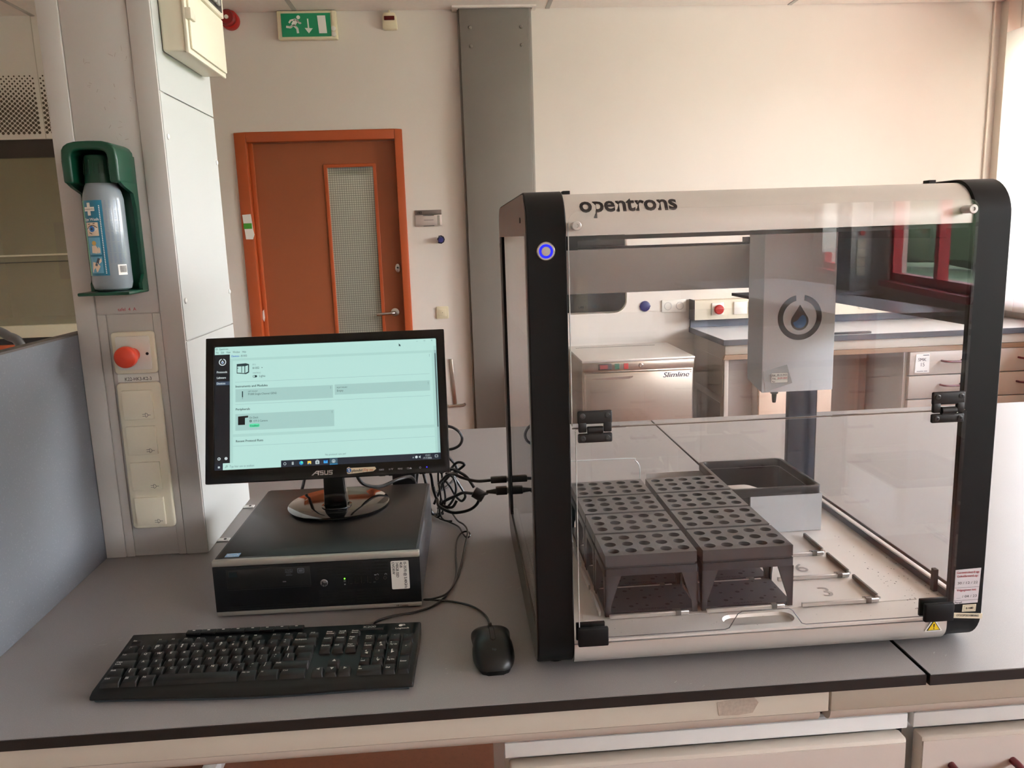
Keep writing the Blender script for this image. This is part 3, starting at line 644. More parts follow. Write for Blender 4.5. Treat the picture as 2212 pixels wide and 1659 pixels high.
# ------------------------------------------------------------------ service pillar
PX0, PX1, PY0, PY1 = -0.808, -0.6095, 0.549, 0.888
m_pf = mat('pillar_white', (200, 195, 190), 0.42, var=0.015, scale=7)
m_ps = mat('pillar_side', (200, 202, 199), 0.4, var=0.01, scale=7)
pil = thing('service_pillar', 'white service pillar rising from bench to ceiling', 'pillar', (-0.709, 0.72, 0.001))
MB().box(PX0+0.004, PX1-0.004, PY0+0.006, PY1-0.002, 0.001, CZ-0.002).build('core', m_pf, pil)
MB().box(PX0, -0.7705, PY0, PY0+0.03, 0.001, CZ-0.002).build('stile', m_pf, pil, bevel=0.0015)
MB().box(-0.652, PX1-0.0015, PY0, PY0+0.03, 0.001, CZ-0.002).build('stile', m_pf, pil, bevel=0.0015)
MB().box(PX0, PX0+0.004, PY0+0.031, PY1, 0.001, CZ-0.002).build('side_skin', m_pf, pil)
MB().box(-0.7695, -0.6530, PY0+0.0035, PY0+0.03, 0.4865, CZ-0.002).build('front_panel', m_pf, pil, bevel=0.001)
MB().box(-0.7695, -0.7535, PY0+0.0018, PY0+0.03, 0.001, 0.4850).build('trunking_strip', m_pf, pil, bevel=0.001)
MB().box(-0.6675, -0.6530, PY0+0.0018, PY0+0.03, 0.001, 0.4850).build('trunking_strip', m_pf, pil, bevel=0.001)
MB().box(-0.7528, -0.6682, PY0+0.0035, PY0+0.03, 0.010, 0.4850).build('trunking_cover', m_pf, pil, bevel=0.001)
for (z0, z1) in ((0.001, 0.4275), (0.4295, 0.8865), (0.8885, CZ-0.002)):
    MB().box(PX1-0.0030, PX1, PY0+0.004, PY1, z0, z1).build('side_panel', m_ps, pil, bevel=0.0006, seg=1)
for (y, z) in ((0.569, 0.809), (0.570, 0.505), (0.878, 0.79), (0.880, 0.503)):
    MB().lathe([(0.0055, 0), (0.0055, 0.0015), (0.0035, 0.0028), (0, 0.0028)], (PX1, y, z), 'x', 14, caps=False).build('screw', MATS['alu_white'], pil)
for y in (0.607, 0.82):
    b_ = MB().box(PX1, -0.585, y, y+0.016, 0.0008, 0.0035).build('foot_bracket', MATS['alu_white'], pil, bevel=0.0008)
    MB().cyl((-0.594, y+0.008, 0.0035), 0.003, 0.0012, 'z', 10).build('screw', MATS['black_rubber'], b_)
pp = Pl((-0.735, PY0+0.0034, 0.4905), (1, 0, 0), (0, 0, 1))
MB().text(pp, 'tafel  4  A', 0.005, 0.001, 0.0085).build('red_lettering', MATS['red_print'], pil)
kp = Pl((-0.7405, PY0+0.0030, 0.3555), (1, 0, 0), (0, 0, 1))
kl = MB().box(-0.7455, -0.6690, PY0+0.0030, PY0+0.0036, 0.3545, 0.3705).build('code_label', MATS['white_print'], pil)
MB().text(kp, 'K22-HK3-K2-3', 0.008, 0.0015, 0.0095, bold=False, width=0.050).build('code_lettering', MATS['black_print'], kl)
sm = MB(); sp_ = Pl((0, PY0+0.0033, 0), (1, 0, 0), (0, 0, 1)); rnd = random.Random(3)
for k in range(26):
    x, z = -0.69+rnd.uniform(-0.05, 0.03), 0.87+rnd.uniform(-0.07, 0.09); a = rnd.uniform(0, PI); l = rnd.uniform(0.001, 0.009)
    if x > -0.654: x = -0.66
    sm.line(sp_, (x, z), (x+l*math.cos(a), z+l*math.sin(a)), rnd.uniform(0.0004, 0.0012), 0.0002)
tag(sm.build('scuff_marks', mat('scuff', (176, 166, 158), 0.7), pil), kind='stuff')

# emergency stop
es = thing('emergency_stop', 'large red emergency stop button on white plate on pillar', 'button', (-0.705, PY0, 0.372))
MB().prism(rrect(-0.7455, 0.3715, -0.6655, 0.4525, 0.007), 'y', PY0-0.008, PY0+0.0015).build('frame', MATS['cream_plastic'], es, bevel=0.003, seg=3)
MB().prism(rrect(-0.737, 0.380, -0.674, 0.444, 0.004), 'y', PY0-0.011, PY0-0.007).build('insert', MATS['white_plastic'], es, bevel=0.001)
MB().lathe([(0.013, 0), (0.013, -0.018), (0.0150, -0.020), (0.0195, -0.026), (0.0205, -0.033), (0.0195, -0.040), (0.015, -0.044), (0, -0.0455)], (-0.7065, PY0-0.011, 0.409), 'y', 32, caps=False).build('mushroom_button', MATS['red_button'], es)
MB().cyl((-0.680, PY0-0.011, 0.410), 0.0028, -0.0006, 'y', 12).build('pilot_hole', MATS['black_print'], es)
# four covered sockets
so4 = thing('socket_strip', 'four covered wall sockets in one cream frame on pillar', 'socket', (-0.705, PY0, 0.062))
MB().prism(rrect(-0.7465, 0.0615, -0.6645, 0.3545, 0.009), 'y', PY0-0.008, PY0+0.0015).build('frame', MATS['cream_plastic'], so4, bevel=0.0035, seg=3)
for z0 in (0.2835, 0.2130, 0.1410, 0.0695):
    fl = MB().box(-0.7365, -0.681, PY0-0.0125, PY0-0.0065, z0, z0+0.0565).build('flap', MATS['cream_plastic'], so4, bevel=0.001)
    ip = Pl((-0.6950, PY0-0.0126, z0+0.0075), (1, 0, 0), (0, 0, 1)); im = MB()
    im.line(ip, (-0.0065, 0.0022), (-0.001, 0.0022), 0.0007).line(ip, (-0.0065, -0.0016), (-0.001, -0.0016), 0.0007).line(ip, (0.0035, 0.0003), (0.009, 0.0003), 0.0007)
    im.ring2(ip, [(-0.001, -0.0038)]+circ(0.0, 0.0003, 0.0041, 12, -PI/2, PI/2)+[(-0.001, 0.0044)], [(-0.0004, -0.0030)]+circ(0.0, 0.0003, 0.0034, 12, -PI/2, PI/2)+[(-0.0004, 0.0036)])
    im.build('plug_symbol', MATS['black_print'], fl)

# distribution box on the pillar's right side
db = thing('distribution_box', 'cream electrical distribution box high on pillar side', 'electrical box', (-0.58, 0.70, 0.962))
DX0, DX1, D0, D1, Z0, Z1 = PX1+0.001, -0.566, 0.586, 0.830, 0.962, 1.40
MB().box(DX0, DX1, D0, D1, Z0, Z1).build('body', MATS['cream_plastic'], db, bevel=0.005, seg=3)
MB().box(DX1, DX1+0.006, D0-0.003, D1+0.004, Z0-0.003, Z1).build('lid_frame', MATS['cream_plastic'], db, bevel=0.002)
MB().box(DX1+0.006, DX1+0.0105, D0+0.008, D1-0.002, Z0+0.006, 1.075).build('lid', mat('cream_lid', (240, 232, 208), 0.35), db, bevel=0.002)
MB().box(DX1+0.004, DX1+0.016, D0-0.003, D0+0.026, 1.018, 1.038).build('latch', MATS['cream_plastic'], db, bevel=0.002)
wn = MB().box(DX1+0.0065, DX1+0.016, D0+0.01, D1-0.012, 1.075, 1.24).build('breaker_window', MATS['cream_plastic'], db, bevel=0.002)
MB().box(DX1+0.0155, DX1+0.018, D0+0.02, D1-0.03, 1.083, 1.235).build('breaker_recess', mat('breaker_dark', (40, 38, 36), 0.3), wn)
for k in range(6):
    y = D0+0.030+k*0.027
    MB().box(DX1+0.0178, DX1+0.024, y, y+0.020, 1.088+0.0, 1.20).build('breaker', mat('breaker', (168, 166, 160), 0.35), wn, bevel=0.002)
MB().box(DX1+0.010, DX1+0.024, D1-0.004, D1+0.014, 1.14, 1.4).build('side_strip', MATS['cream_plastic'], db, bevel=0.002)

# ------------------------------------------------------------------ eye wash station
class Cy:
    """print wrapped round a bottle: arc length a, height b"""
    def __init__(s, c, r, th0, s0=1.0): s.c = c; s.r = r; s.t = th0
    def __call__(s, a, b, off=0.0):
        th = s.t + a/s.r; R_ = s.r+off
        return (s.c[0]+R_*math.cos(th), s.c[1]+R_*math.sin(th), b)
def arcband(mb, pl, a0, a1, b0, b1, off=0.0004, n=14):
    for k in range(n):
        u0, u1 = a0+(a1-a0)*k/n, a0+(a1-a0)*(k+1)/n
        mb.add([pl(u0, b0, off), pl(u1, b0, off), pl(u1, b1, off), pl(u0, b1, off)], [(0, 1, 2, 3)])
    return mb
m_g = mat('holder_green', (9, 66, 46), 0.35, var=0.05, scale=9); m_gd = mat('cap_green', (8, 56, 40), 0.32)
ho = thing('eyewash_holder', 'green plastic eye wash bottle holder on pillar', 'holder', (-0.71, PY0, 0.527))
MB().prism(rrect(-0.757, 0.530, -0.669, 0.784, 0.014), 'y', PY0-0.007, PY0-0.0005).build('back_plate', m_g, ho, bevel=0.002)
# side wall: wide under the hood, narrow below
sw = [(PY0-0.001, 0.528), (PY0-0.030, 0.528), (PY0-0.030, 0.545), (PY0-0.016, 0.56), (PY0-0.016, 0.68), (PY0-0.024, 0.706), (PY0-0.060, 0.716), (PY0-0.074, 0.722), (PY0-0.082, 0.735), (PY0-0.083, 0.760), (PY0-0.078, 0.768), (PY0-0.001, 0.772)]
MB().prism(sw, 'x', -0.6735, -0.6672).build('side_wall', m_g, ho)
MB().prism(sw, 'x', -0.7598, -0.7535).build('side_wall', m_g, ho)
o_ = [(-0.7605, 0.722), (-0.7605, 0.764)]+[(-0.7135-0.047*math.copysign(abs(math.cos(a))**0.6, math.cos(a)), 0.764+0.029*math.sin(a)**0.6) for a in [k*PI/10 for k in range(1, 10)]]+[(-0.6665, 0.764), (-0.6665, 0.722)]
i_ = [(-0.7440, 0.722), (-0.7440, 0.764)]+[(-0.7135-0.0305*math.copysign(abs(math.cos(a))**0.6, math.cos(a)), 0.762+0.016*math.sin(a)**0.6) for a in [k*PI/10 for k in range(1, 10)]]+[(-0.6830, 0.764), (-0.6830, 0.722)]
hdm = MB(); n_ = len(o_)
vs = [(x, y, z) for y in (PY0-0.084, PY0-0.003) for pl_ in (o_, i_) for x, z in pl_]; fs = []
for i in range(n_-1):
    fs += [(i, i+1, n_+i+1, n_+i), (2*n_+i, 3*n_+i, 3*n_+i+1, 2*n_+i+1), (i, 2*n_+i, 2*n_+i+1, i+1), (n_+i, n_+i+1, 3*n_+i+1, 3*n_+i)]
fs += [(0, n_, 3*n_, 2*n_), (n_-1, 3*n_-1, 4*n_-1, 2*n_-1)]
hdm.add(vs, fs).build('hood', m_g, ho, bevel=0.004, seg=3)
MB().box(-0.757, -0.667, PY0-0.095, PY0-0.001, 0.5265, 0.5325).build('shelf', m_g, ho, bevel=0.002)

bt = thing('eyewash_bottle', 'clear eye wash bottle with blue label in green holder', 'bottle', (-0.711, 0.4985, 0.5335))
bc_ = (-0.711, 0.4985)
prof = [(0.0, 0.5335), (0.026, 0.5335), (0.031, 0.537), (0.0338, 0.548), (0.0338, 0.695), (0.031, 0.708), (0.0275, 0.718), (0.0255, 0.7225)]
MB().lathe(prof, (bc_[0], bc_[1], 0), 'z', 40, caps=False).build('bottle_body', mat('bottle_plastic', (128, 137, 143), 0.16, var=0.05, scale=30), bt)
cp_ = MB().lathe([(0.0262, 0.7225), (0.0250, 0.735), (0.0228, 0.768), (0.021, 0.7705), (0, 0.7705)], (bc_[0], bc_[1], 0), 'z', 40, caps=False).build('cap', m_gd, bt)
for k in range(9):
    a = -PI/2+(k-4)*0.34; r0, r1 = 0.0247, 0.0233
    MB().tube([(bc_[0]+(r0+0.0006)*math.cos(a), bc_[1]+(r0+0.0006)*math.sin(a), 0.738), (bc_[0]+(r1+0.0008)*math.cos(a), bc_[1]+(r1+0.0008)*math.sin(a), 0.762)], 0.0009, 6, 1).build('grip_rib', mat('cap_dark', (8, 52, 38), 0.4), cp_)
cyp = Cy(bc_, 0.0338, -PI/2)   # a=0 faces the camera side (-y)
lm1 = MB(); arcband(lm1, cyp, -0.027, 0.010, 0.5615, 0.6925, 0.0003); lab = lm1.build('label', mat('label_teal', (24, 116, 146), 0.3), bt)
arcband(MB(), cyp, -0.034, -0.027, 0.5615, 0.6925, 0.0003, 4).build('label_edge', mat('label_green', (94, 178, 130), 0.35), bt)
lw = MB()
def cyrect(mb, a0, a1, b0, b1, off=0.0006): return arcband(mb, cyp, a0, a1, b0, b1, off, 5)
cyrect(lw, -0.0170, -0.0105, 0.6665, 0.6885); cyrect(lw, -0.0245, -0.0030, 0.6740, 0.6812)
lw.text(cyp, 'Eye Wash', -0.0262, 0.6575, 0.0072, 0.0006, bold=True, width=0.028)
for k in range(44): arcband(lw, cyp, -0.033, -0.0305, 0.5625+k*0.003, 0.5632+k*0.003, 0.0006, 1)
for k in range(40): arcband(lw, cyp, 0.0040, 0.0056, 0.565+k*0.003, 0.5668+k*0.003, 0.0006, 1)
lw.build('label_print', MATS['white_print'], lab)
MB().text(cyp, 'CEDERROTH', -0.0238, 0.6762, 0.0030, 0.0009, width=0.020).build('brand_print', MATS['black_print'], lab)
pc_ = MB(); cyrect(pc_, -0.0245, 0.0000, 0.6310, 0.6545); pc_.build('eye_picture', mat('skin_tone', (234, 214, 190), 0.4), lab)
ey = MB()
ey.poly(cyp, [(-0.0225, 0.6425), (-0.017, 0.6475), (-0.0105, 0.6485), (-0.004, 0.6465), (-0.0015, 0.6430), (-0.007, 0.6385), (-0.014, 0.6375)], 0.0008).build('eye_white', MATS['white_print'], lab)
MB().poly(cyp, circ(-0.0120, 0.6432, 0.0052, 18), 0.0010).build('iris', mat('iris_blue', (48, 120, 200), 0.3), lab)
lb2 = MB().poly(cyp, circ(-0.0120, 0.6432, 0.0020, 12), 0.0012)
for q in (((-0.0225, 0.6430), (-0.016, 0.6485)), ((-0.016, 0.6485), (-0.008, 0.6495)), ((-0.008, 0.6495), (-0.0015, 0.6450)), ((-0.019, 0.6515), (-0.005, 0.6530)), ((-0.018, 0.6370), (-0.012, 0.6345))): lb2.line(cyp, q[0], q[1], 0.0011, 0.0012)
lb2.build('eye_lines', MATS['black_print'], lab)
for i, b0 in enumerate((0.5985, 0.5660)):
    h = 0.0300 if i == 0 else 0.0290
    q = MB(); cyrect(q, -0.0240, 0.0005, b0, b0+h); q.build('pictogram_panel', mat('picto_blue', (104, 170, 200), 0.35), lab)
    q = MB()
    if i == 0: q.poly(cyp, [(-0.017, b0+0.003), (-0.007, b0+0.002), (-0.004, b0+0.009), (-0.008, b0+0.016), (-0.0165, b0+0.0155)], 0.0009).poly(cyp, [(-0.006, b0+0.002), (-0.001, b0+0.003), (-0.001, b0+0.011), (-0.004, b0+0.014)], 0.0009)
    else: q.poly(cyp, [(-0.022, b0+0.002), (-0.010, b0+0.002), (-0.004, b0+0.012), (-0.009, b0+0.018), (-0.018, b0+0.020)], 0.0009).poly(cyp, [(-0.006, b0+0.016), (-0.001, b0+0.020), (-0.001, b0+0.026), (-0.005, b0+0.025)], 0.0009)
    q.build('hand_figure', MATS['skin_tone'], lab)
    q = MB(); q.poly(cyp, circ(-0.011, b0+0.020 if i == 0 else b0+0.022, 0.0042, 14), 0.0011) if i == 0 else q.poly(cyp, [(-0.014, b0+0.014), (-0.010, b0+0.012), (-0.003, b0+0.025), (-0.007, b0+0.027)], 0.0011)
    q.build('figure_detail', mat('amber', (226, 184, 96), 0.4) if i == 0 else mat('grey_fig', (86, 96, 110), 0.4), lab)
tx = MB()
for k in range(52):
    if k % 9 == 8: continue
    for (a0, l) in ((0.0135, 0.0035), (0.0195, 0.0050), (0.0280, 0.0055), (0.0355, 0.0045)): arcband(tx, cyp, a0, a0+l*(0.7+0.3*((k*7) % 5)/5), 0.584+k*0.0021, 0.5847+k*0.0021, 0.0005, 1)
tx.build('small_print', mat('print_grey', (96, 112, 134), 0.5), bt)
bb = MB(); arcband(bb, cyp, 0.024, 0.041, 0.5615, 0.5800, 0.0006, 6); bbo = bb.build('barcode_label', MATS['white_print'], bt)
b3 = MB()
for k in range(14): arcband(b3, cyp, 0.0275+k*0.0009, 0.0275+k*0.0009+(0.0003 if k % 3 else 0.0006), 0.566, 0.578, 0.0009, 1)
b3.build('barcode', MATS['black_print'], bbo)
# ------------------------------------------------------------------ desktop computer
m_case = mat('case_black', (27, 24, 23), 0.38, var=0.06, scale=14); m_bez = mat('bezel_black', (13, 14, 19), 0.4, spec=0.35)
m_side = mat('case_side', (66, 66, 70), 0.42); m_silver = mat('bezel_silver', (186, 182, 172), 0.36, metal=0.6)
pc = thing('desktop_computer', 'black slim desktop computer lying under the monitor', 'computer', (-0.5085, 0.2495, 0.0), -0.021, local=True)
W_, D_, H_ = 0.3385, 0.378, 0.1005
for (x, y) in ((0.03, 0.03), (W_-0.03, 0.03), (0.03, D_-0.03), (W_-0.03, D_-0.03)): MB().cyl((x, y, 0.0), 0.009, 0.004, 'z', 14).build('foot', MATS['black_rubber'], pc)
MB().box(0.001, W_-0.001, 0.006, D_, 0.004, H_-0.0015).build('case', m_side, pc, bevel=0.0012)
lid = MB().box(0.0055, W_-0.0055, 0.0085, D_-0.001, H_-0.003, H_).build('top_cover', m_case, pc, bevel=0.001)
MB().box(0.004, W_-0.004, 0.0065, 0.0125, H_-0.002, H_+0.0004).build('top_step', m_bez, pc, bevel=0.0006)
fp = Pl((0, 0, 0), (1, 0, 0), (0, 0, 1))
MB().box(0.0, W_, 0.0, 0.007, 0.011, H_-0.011).build('front_bezel', m_bez, pc, bevel=0.001)
MB().box(0.0, W_, -0.0012, 0.0095, H_-0.0105, H_+0.0003).build('top_trim', m_silver, pc, bevel=0.0022, seg=3)
MB().box(0.001, W_-0.001, -0.0008, 0.007, 0.004, 0.0110).build('bottom_trim', m_silver, pc, bevel=0.0012)
MB().text(Pl((0.296, -0.0009, 0.0058), (1, 0, 0), (0, 0, 1)), 'HP Compaq', 0, 0, 0.0042, bold=True, width=0.019).build('model_print', MATS['black_print'], pc)
od = MB().box(0.022, 0.158, -0.0008, 0.001, 0.0505, 0.0845).build('optical_drive', mat('drive_black', (18, 18, 20), 0.4), pc, bevel=0.0006)
dp = Pl((0, -0.0008, 0), (1, 0, 0), (0, 0, 1)); g_ = MB()
g_.text(dp, 'DVD', 0.1175, 0.0775, 0.0048, bold=True, width=0.0125).q2(dp, 0.1175, 0.0752, 0.130, 0.0764).text(dp, 'R/RW', 0.1195, 0.0718, 0.003).q2(dp, 0.1185, 0.0698, 0.1290, 0.0708)
g_.ring2(dp, rrect(0.1375, 0.0728, 0.149, 0.0818, 0.002), rrect(0.1390, 0.0742, 0.1475, 0.0804, 0.001)).q2(dp, 0.1400, 0.0752, 0.1465, 0.0794)
g_.build('drive_print', mat('print_dim', (86, 90, 100), 0.5), od)
MB().box(0.0265, 0.0400, -0.0014, -0.0006, 0.0715, 0.0805).build('drive_window', mat('drive_teal', (30, 40, 44), 0.25), od)
MB().box(0.1125, 0.1180, -0.0018, -0.0006, 0.0585, 0.0603).build('eject_button', mat('btn_grey', (92, 92, 96), 0.35), od, bevel=0.0004)
MB().box(0.022, 0.158, -0.0004, 0.001, 0.0485, 0.0489).build('drive_seam', mat('seam', (40, 42, 46), 0.5), pc)
m_slot = mat('slot_black', (3, 3, 4), 0.7)
for k, zz in enumerate([0.0855, 0.0800, 0.0745, 0.0690, 0.0640]):
    for (a, b) in ((0.1705, 0.197), (0.1995, 0.228), (0.2305, 0.257), (0.2595, 0.286)):
        if k == 0 and a < 0.19: continue
        MB().box(a, b+(0.012 if (k < 1 and a > 0.25) else 0), -0.0006, 0.003, zz-0.0032, zz).build('vent_slot', m_slot, pc)
for k, zz in enumerate([0.0395, 0.0345, 0.0295, 0.0245, 0.0195]):
    for (a, b) in ((0.1705, 0.197), (0.1995, 0.228), (0.2305, 0.257), (0.2595, 0.286)):
        MB().box(a, b, -0.0006, 0.003, zz-0.0030, zz).build('vent_slot', m_slot, pc)
for (a, b, zz) in ((0.022, 0.094, 0.0195), (0.100, 0.158, 0.0195), (0.022, 0.07, 0.0152), (0.082, 0.15, 0.0152)):
    MB().box(a, b, -0.0006, 0.003, zz-0.0022, zz).build('vent_slot', m_slot, pc)
lg = MB().lathe([(0.0064, 0), (0.0064, -0.0010), (0.0056, -0.0018), (0, -0.0020)], (0.1795, -0.0002, 0.0535), 'y', 28, caps=False).build('badge', mat('badge_silver', (190, 190, 194), 0.25, metal=0.8), pc)
MB().text(Pl((0.1795, -0.0023, 0.0500), (1, 0, 0), (0, 0, 1)), 'hp', 0, 0, 0.0088, align='c', shear=0.2, bold=True).build('badge_lettering', MATS['black_print'], lg)
MB().cyl((0.2135, -0.0002, 0.0590), 0.0013, -0.0006, 'y', 10).build('power_led', emis('led_green', (120, 255, 60), 1.2), pc)
g_ = MB().ring2(dp, circ(0.2135, 0.0552, 0.0016, 14), circ(0.2135, 0.0552, 0.0010, 14)).q2(dp, 0.2124, 0.0482, 0.2146, 0.0504).q2(dp, 0.2605, 0.0506, 0.2640, 0.0510)
g_.poly(dp, circ(0.2640, 0.0632, 0.0012, 10)).ring2(dp, circ(0.268, 0.0632, 0.0018, 12, -0.6, PI+0.6), circ(0.268, 0.0632, 0.0012, 12, -0.6, PI+0.6), closed=False).ring2(dp, circ(0.2815, 0.0632, 0.0018, 12, -0.6, PI+0.6), circ(0.2815, 0.0632, 0.0012, 12, -0.6, PI+0.6), closed=False)
g_.build('port_symbols', mat('print_light', (176, 178, 184), 0.5), pc)
for x in (0.2200, 0.2305, 0.2410, 0.2515):
    u_ = MB().box(x, x+0.0056, -0.0006, 0.004, 0.0500, 0.0632).build('usb_port', m_slot, pc)
    MB().box(x-0.0006, x, -0.001, 0.003, 0.0500, 0.0625).box(x+0.0020, x+0.0052, -0.001, 0.003, 0.0497, 0.0502).build('usb_shell', MATS['chrome'], u_)
for x in (0.2665, 0.2800):
    MB().lathe([(0.0028, -0.0012), (0.0020, -0.0012), (0.0018, 0.0)], (x, 0, 0.0572), 'y', 16, caps=False).build('audio_jack', MATS['chrome'], pc)
st = MB().prism(rrect(0.2905, 0.0360, 0.3200, 0.0855, 0.002), 'y', -0.0010, -0.0004).build('spec_sticker', MATS['white_print'], pc)
tp = Pl((0.2905, -0.0011, 0.0360), (1, 0, 0), (0, 0, 1)); tx = MB()
for i, s_ in enumerate(('I5-3570 @ 3,40GHz', '4GB', '240GB SSD', 'DVDRW')):
    tx.text(tp, s_, 0.0212-i*0.0064, 0.0478, 0.0063, rot=-PI/2, bold=True, sx=0.90)
tx.build('sticker_print', mat('print_dark', (56, 54, 56), 0.6), st)
isk = MB().box(0.017, 0.040, 0.0150, 0.0300, H_, H_+0.0003).build('processor_sticker', mat('sticker_blue', (126, 168, 204), 0.3), pc)
ip = Pl((0.017, 0.015, H_+0.0003), (1, 0, 0), (0, 1, 0)); MB().ring2(ip, circ(0.0115, 0.0085, 0.009, 24, ry=0.0048), circ(0.0115, 0.0085, 0.0082, 24, ry=0.0041), 0.0002).text(ip, 'CORE i5', 0.004, 0.0015, 0.0035, 0.0002).build('sticker_logo', MATS['white_print'], isk)

# ------------------------------------------------------------------ monitor
m_mon = mat('monitor_black', (10, 10, 12), 0.25, spec=0.4); m_gloss = mat('gloss_black', (8, 8, 9), 0.05, coat=1.0)
mo = thing('monitor', 'black widescreen monitor showing robot control software', 'monitor', (-0.336, 0.503, 0.1009))
VB = Vector((0, 0.333, 0.943)); VN = Vector((0, -0.943, 0.333)); MO = Vector((-0.336, 0.410, 0.1835)); MW, MH = 0.4405, 0.2695
mp_ = Pl(MO-Vector((MW/2, 0, 0)), (1, 0, 0), VB)
def panel_box(u0, u1, v0, v1, n0, n1): return MB().add([mp_(u, v, n) for n in (n0, n1) for v in (v0, v1) for u in (u0, u1)], [(0, 2, 3, 1), (4, 5, 7, 6), (0, 1, 5, 4), (2, 6, 7, 3), (0, 4, 6, 2), (1, 3, 7, 5)])
su0, su1, sv0, sv1 = 0.0158, MW-0.0158, 0.0245, MH-0.0170
fr = MB()
def uvring(o, i, n0, n1):
    n = len(o); fs = []
    vs = [mp_(u, v, t) for t in (n0, n1) for pl_ in (o, i) for u, v in pl_]
    for k in range(n):
        j = (k+1) % n; fs += [(k, j, n+j, n+k), (2*n+k, 3*n+k, 3*n+j, 2*n+j), (k, 2*n+k, 2*n+j, j), (n+k, n+j, 3*n+j, 3*n+k)]
    return MB().add(vs, fs)
bez = uvring([(0, 0), (MW, 0), (MW, MH), (0, MH)], [(su0, sv0), (su1, sv0), (su1, sv1), (su0, sv1)], -0.012, 0.004).build('bezel', m_mon, mo, bevel=0.002, seg=2)
panel_box(0.003, MW-0.003, 0.003, MH-0.003, -0.022, -0.0085).build('back_shell', m_mon, mo, bevel=0.004)
panel_box(0.10, MW-0.10, 0.04, MH-0.06, -0.048, -0.021).build('rear_bulge', m_mon, mo, bevel=0.010, seg=3)
SW_, SH_ = su1-su0, sv1-sv0
scp = Pl(mp_(su0, sv0, 0.0), (1, 0, 0), VB); SF = 1/2**SC.view_settings.exposure
scr = panel_box(su0-0.001, su1+0.001, sv0-0.001, sv1+0.001, -0.008, 0.0).build('screen', emis('ui_bg', (172, 212, 204), SF), mo)
UI = {}
def ui(k, rgb):
    if k not in UI: UI[k] = (MB(), emis('ui_'+k, rgb, SF))
    return UI[k][0]
def R_(mb, u0, v0, u1, v1, off): mb.q2(scp, u0*SW_, (1-v1)*SH_, u1*SW_, (1-v0)*SH_, off)
def T_(mb, s, u, v, h, off=0.0009, width=None, align='l', bold=False): mb.text(scp, s, u*SW_, (1-v)*SH_-h*0.35*SH_, h*SH_, off, align=align, bold=bold, width=(width*SW_ if width else None))
white = ui('panel', (183, 224, 216)); card = ui('card', (164, 202, 196)); dark = ui('dark', (40, 58, 62)); nav = ui('nav', (16, 20, 27)); task = ui('task', (26, 34, 48))
light = ui('light', (206, 220, 222)); grey = ui('grey', (150, 184, 182)); blue = ui('blue', (36, 96, 190)); grn = ui('green', (92, 226, 170)); sel = ui('sel', (60, 76, 96)); mid = ui('mid', (96, 118, 120))
R_(white, 0.0, 0.0, 1.0, 0.062, 0.0003); R_(white, 0.0668, 0.062, 0.987, 0.098, 0.0003)
R_(white, 0.0802, 0.1185, 0.9768, 0.717, 0.0003); R_(white, 0.0802, 0.7395, 0.9778, 0.948, 0.0003)
R_(nav, 0.0, 0.0635, 0.0668, 0.948, 0.0003); R_(task, 0.0, 0.946, 1.0, 1.0, 0.0004); R_(light, 0.0364, 0.9455, 0.2904, 0.9990, 0.0006)
R_(white, 0.0364, 0.9455, 0.2904, 0.9990, 0.0007)
R_(sel, 0.006, 0.285, 0.0668, 0.316, 0.0005)
for (v, a, b) in ((0.2945, 0.0896, 0.965), (0.477, 0.0905, 0.963), (0.8135, 0.0805, 0.9765)): R_(grey, a, v-0.0012, b, v+0.0012, 0.0006)
R_(grey, 0.9885, 0.098, 1.0, 0.946, 0.0004); R_(dark, 0.9912, 0.1238, 0.9950, 0.7357, 0.0006)
for (u0, v0, u1, v1) in ((0.0915, 0.353, 0.5256, 0.458), (0.5335, 0.350, 0.9641, 0.4346), (0.0912, 0.5555, 0.5286, 0.690)): R_(card, u0, v0, u1, v1, 0.0006)
T_(dark, 'Opentrons', 0.0185, 0.0170, 0.023, width=0.041); T_(dark, 'File    Edit    View    Window    Help', 0.005, 0.0455, 0.023, width=0.134)
for s_ in (0.0085,): dark.ring2(scp, circ(s_*SW_, (1-0.0165)*SH_, 0.0018, 12), circ(s_*SW_, (1-0.0165)*SH_, 0.0012, 12), 0.0009)
T_(blue, 'Devices', 0.0738, 0.0790, 0.023, width=0.034, bold=True); T_(dark, '› B1002', 0.1105, 0.0790, 0.023, width=0.033)
T_(mid, 'OT-2', 0.1674, 0.1562, 0.017, width=0.015); T_(dark, 'B1002', 0.1676, 0.1838, 0.025, width=0.030); T_(dark, '▾', 0.207, 0.184, 0.03)
T_(mid, 'CONTROLS', 0.1678, 0.2251, 0.016, width=0.036); T_(dark, 'Lights', 0.1968, 0.2517, 0.025, width=0.0275)
dark.poly(scp, rrect(0.1685*SW_, (1-0.2625)*SH_, 0.1880*SW_, (1-0.2440)*SH_, 0.002), 0.0008); white.poly(scp, circ(0.1742*SW_, (1-0.2532)*SH_, 0.0016, 12), 0.0010)
T_(dark, 'Instruments and Modules', 0.0914, 0.3300, 0.026, width=0.1425, bold=True)
T_(dark, 'LEFT MOUNT', 0.1471, 0.3755, 0.016, width=0.043); T_(dark, 'P1000 Single-Channel GEN2', 0.1472, 0.3975, 0.023, width=0.127)
T_(dark, 'RIGHT MOUNT', 0.5431, 0.3765, 0.016, width=0.047); T_(dark, 'Empty', 0.5430, 0.4015, 0.023, width=0.029)
T_(dark, 'Peripherals', 0.0920, 0.5167, 0.026, width=0.063, bold=True); T_(dark, 'On Deck', 0.1524, 0.5890, 0.023, width=0.040); T_(dark, 'OT-2 Camera', 0.1711, 0.6175, 0.023, width=0.062)
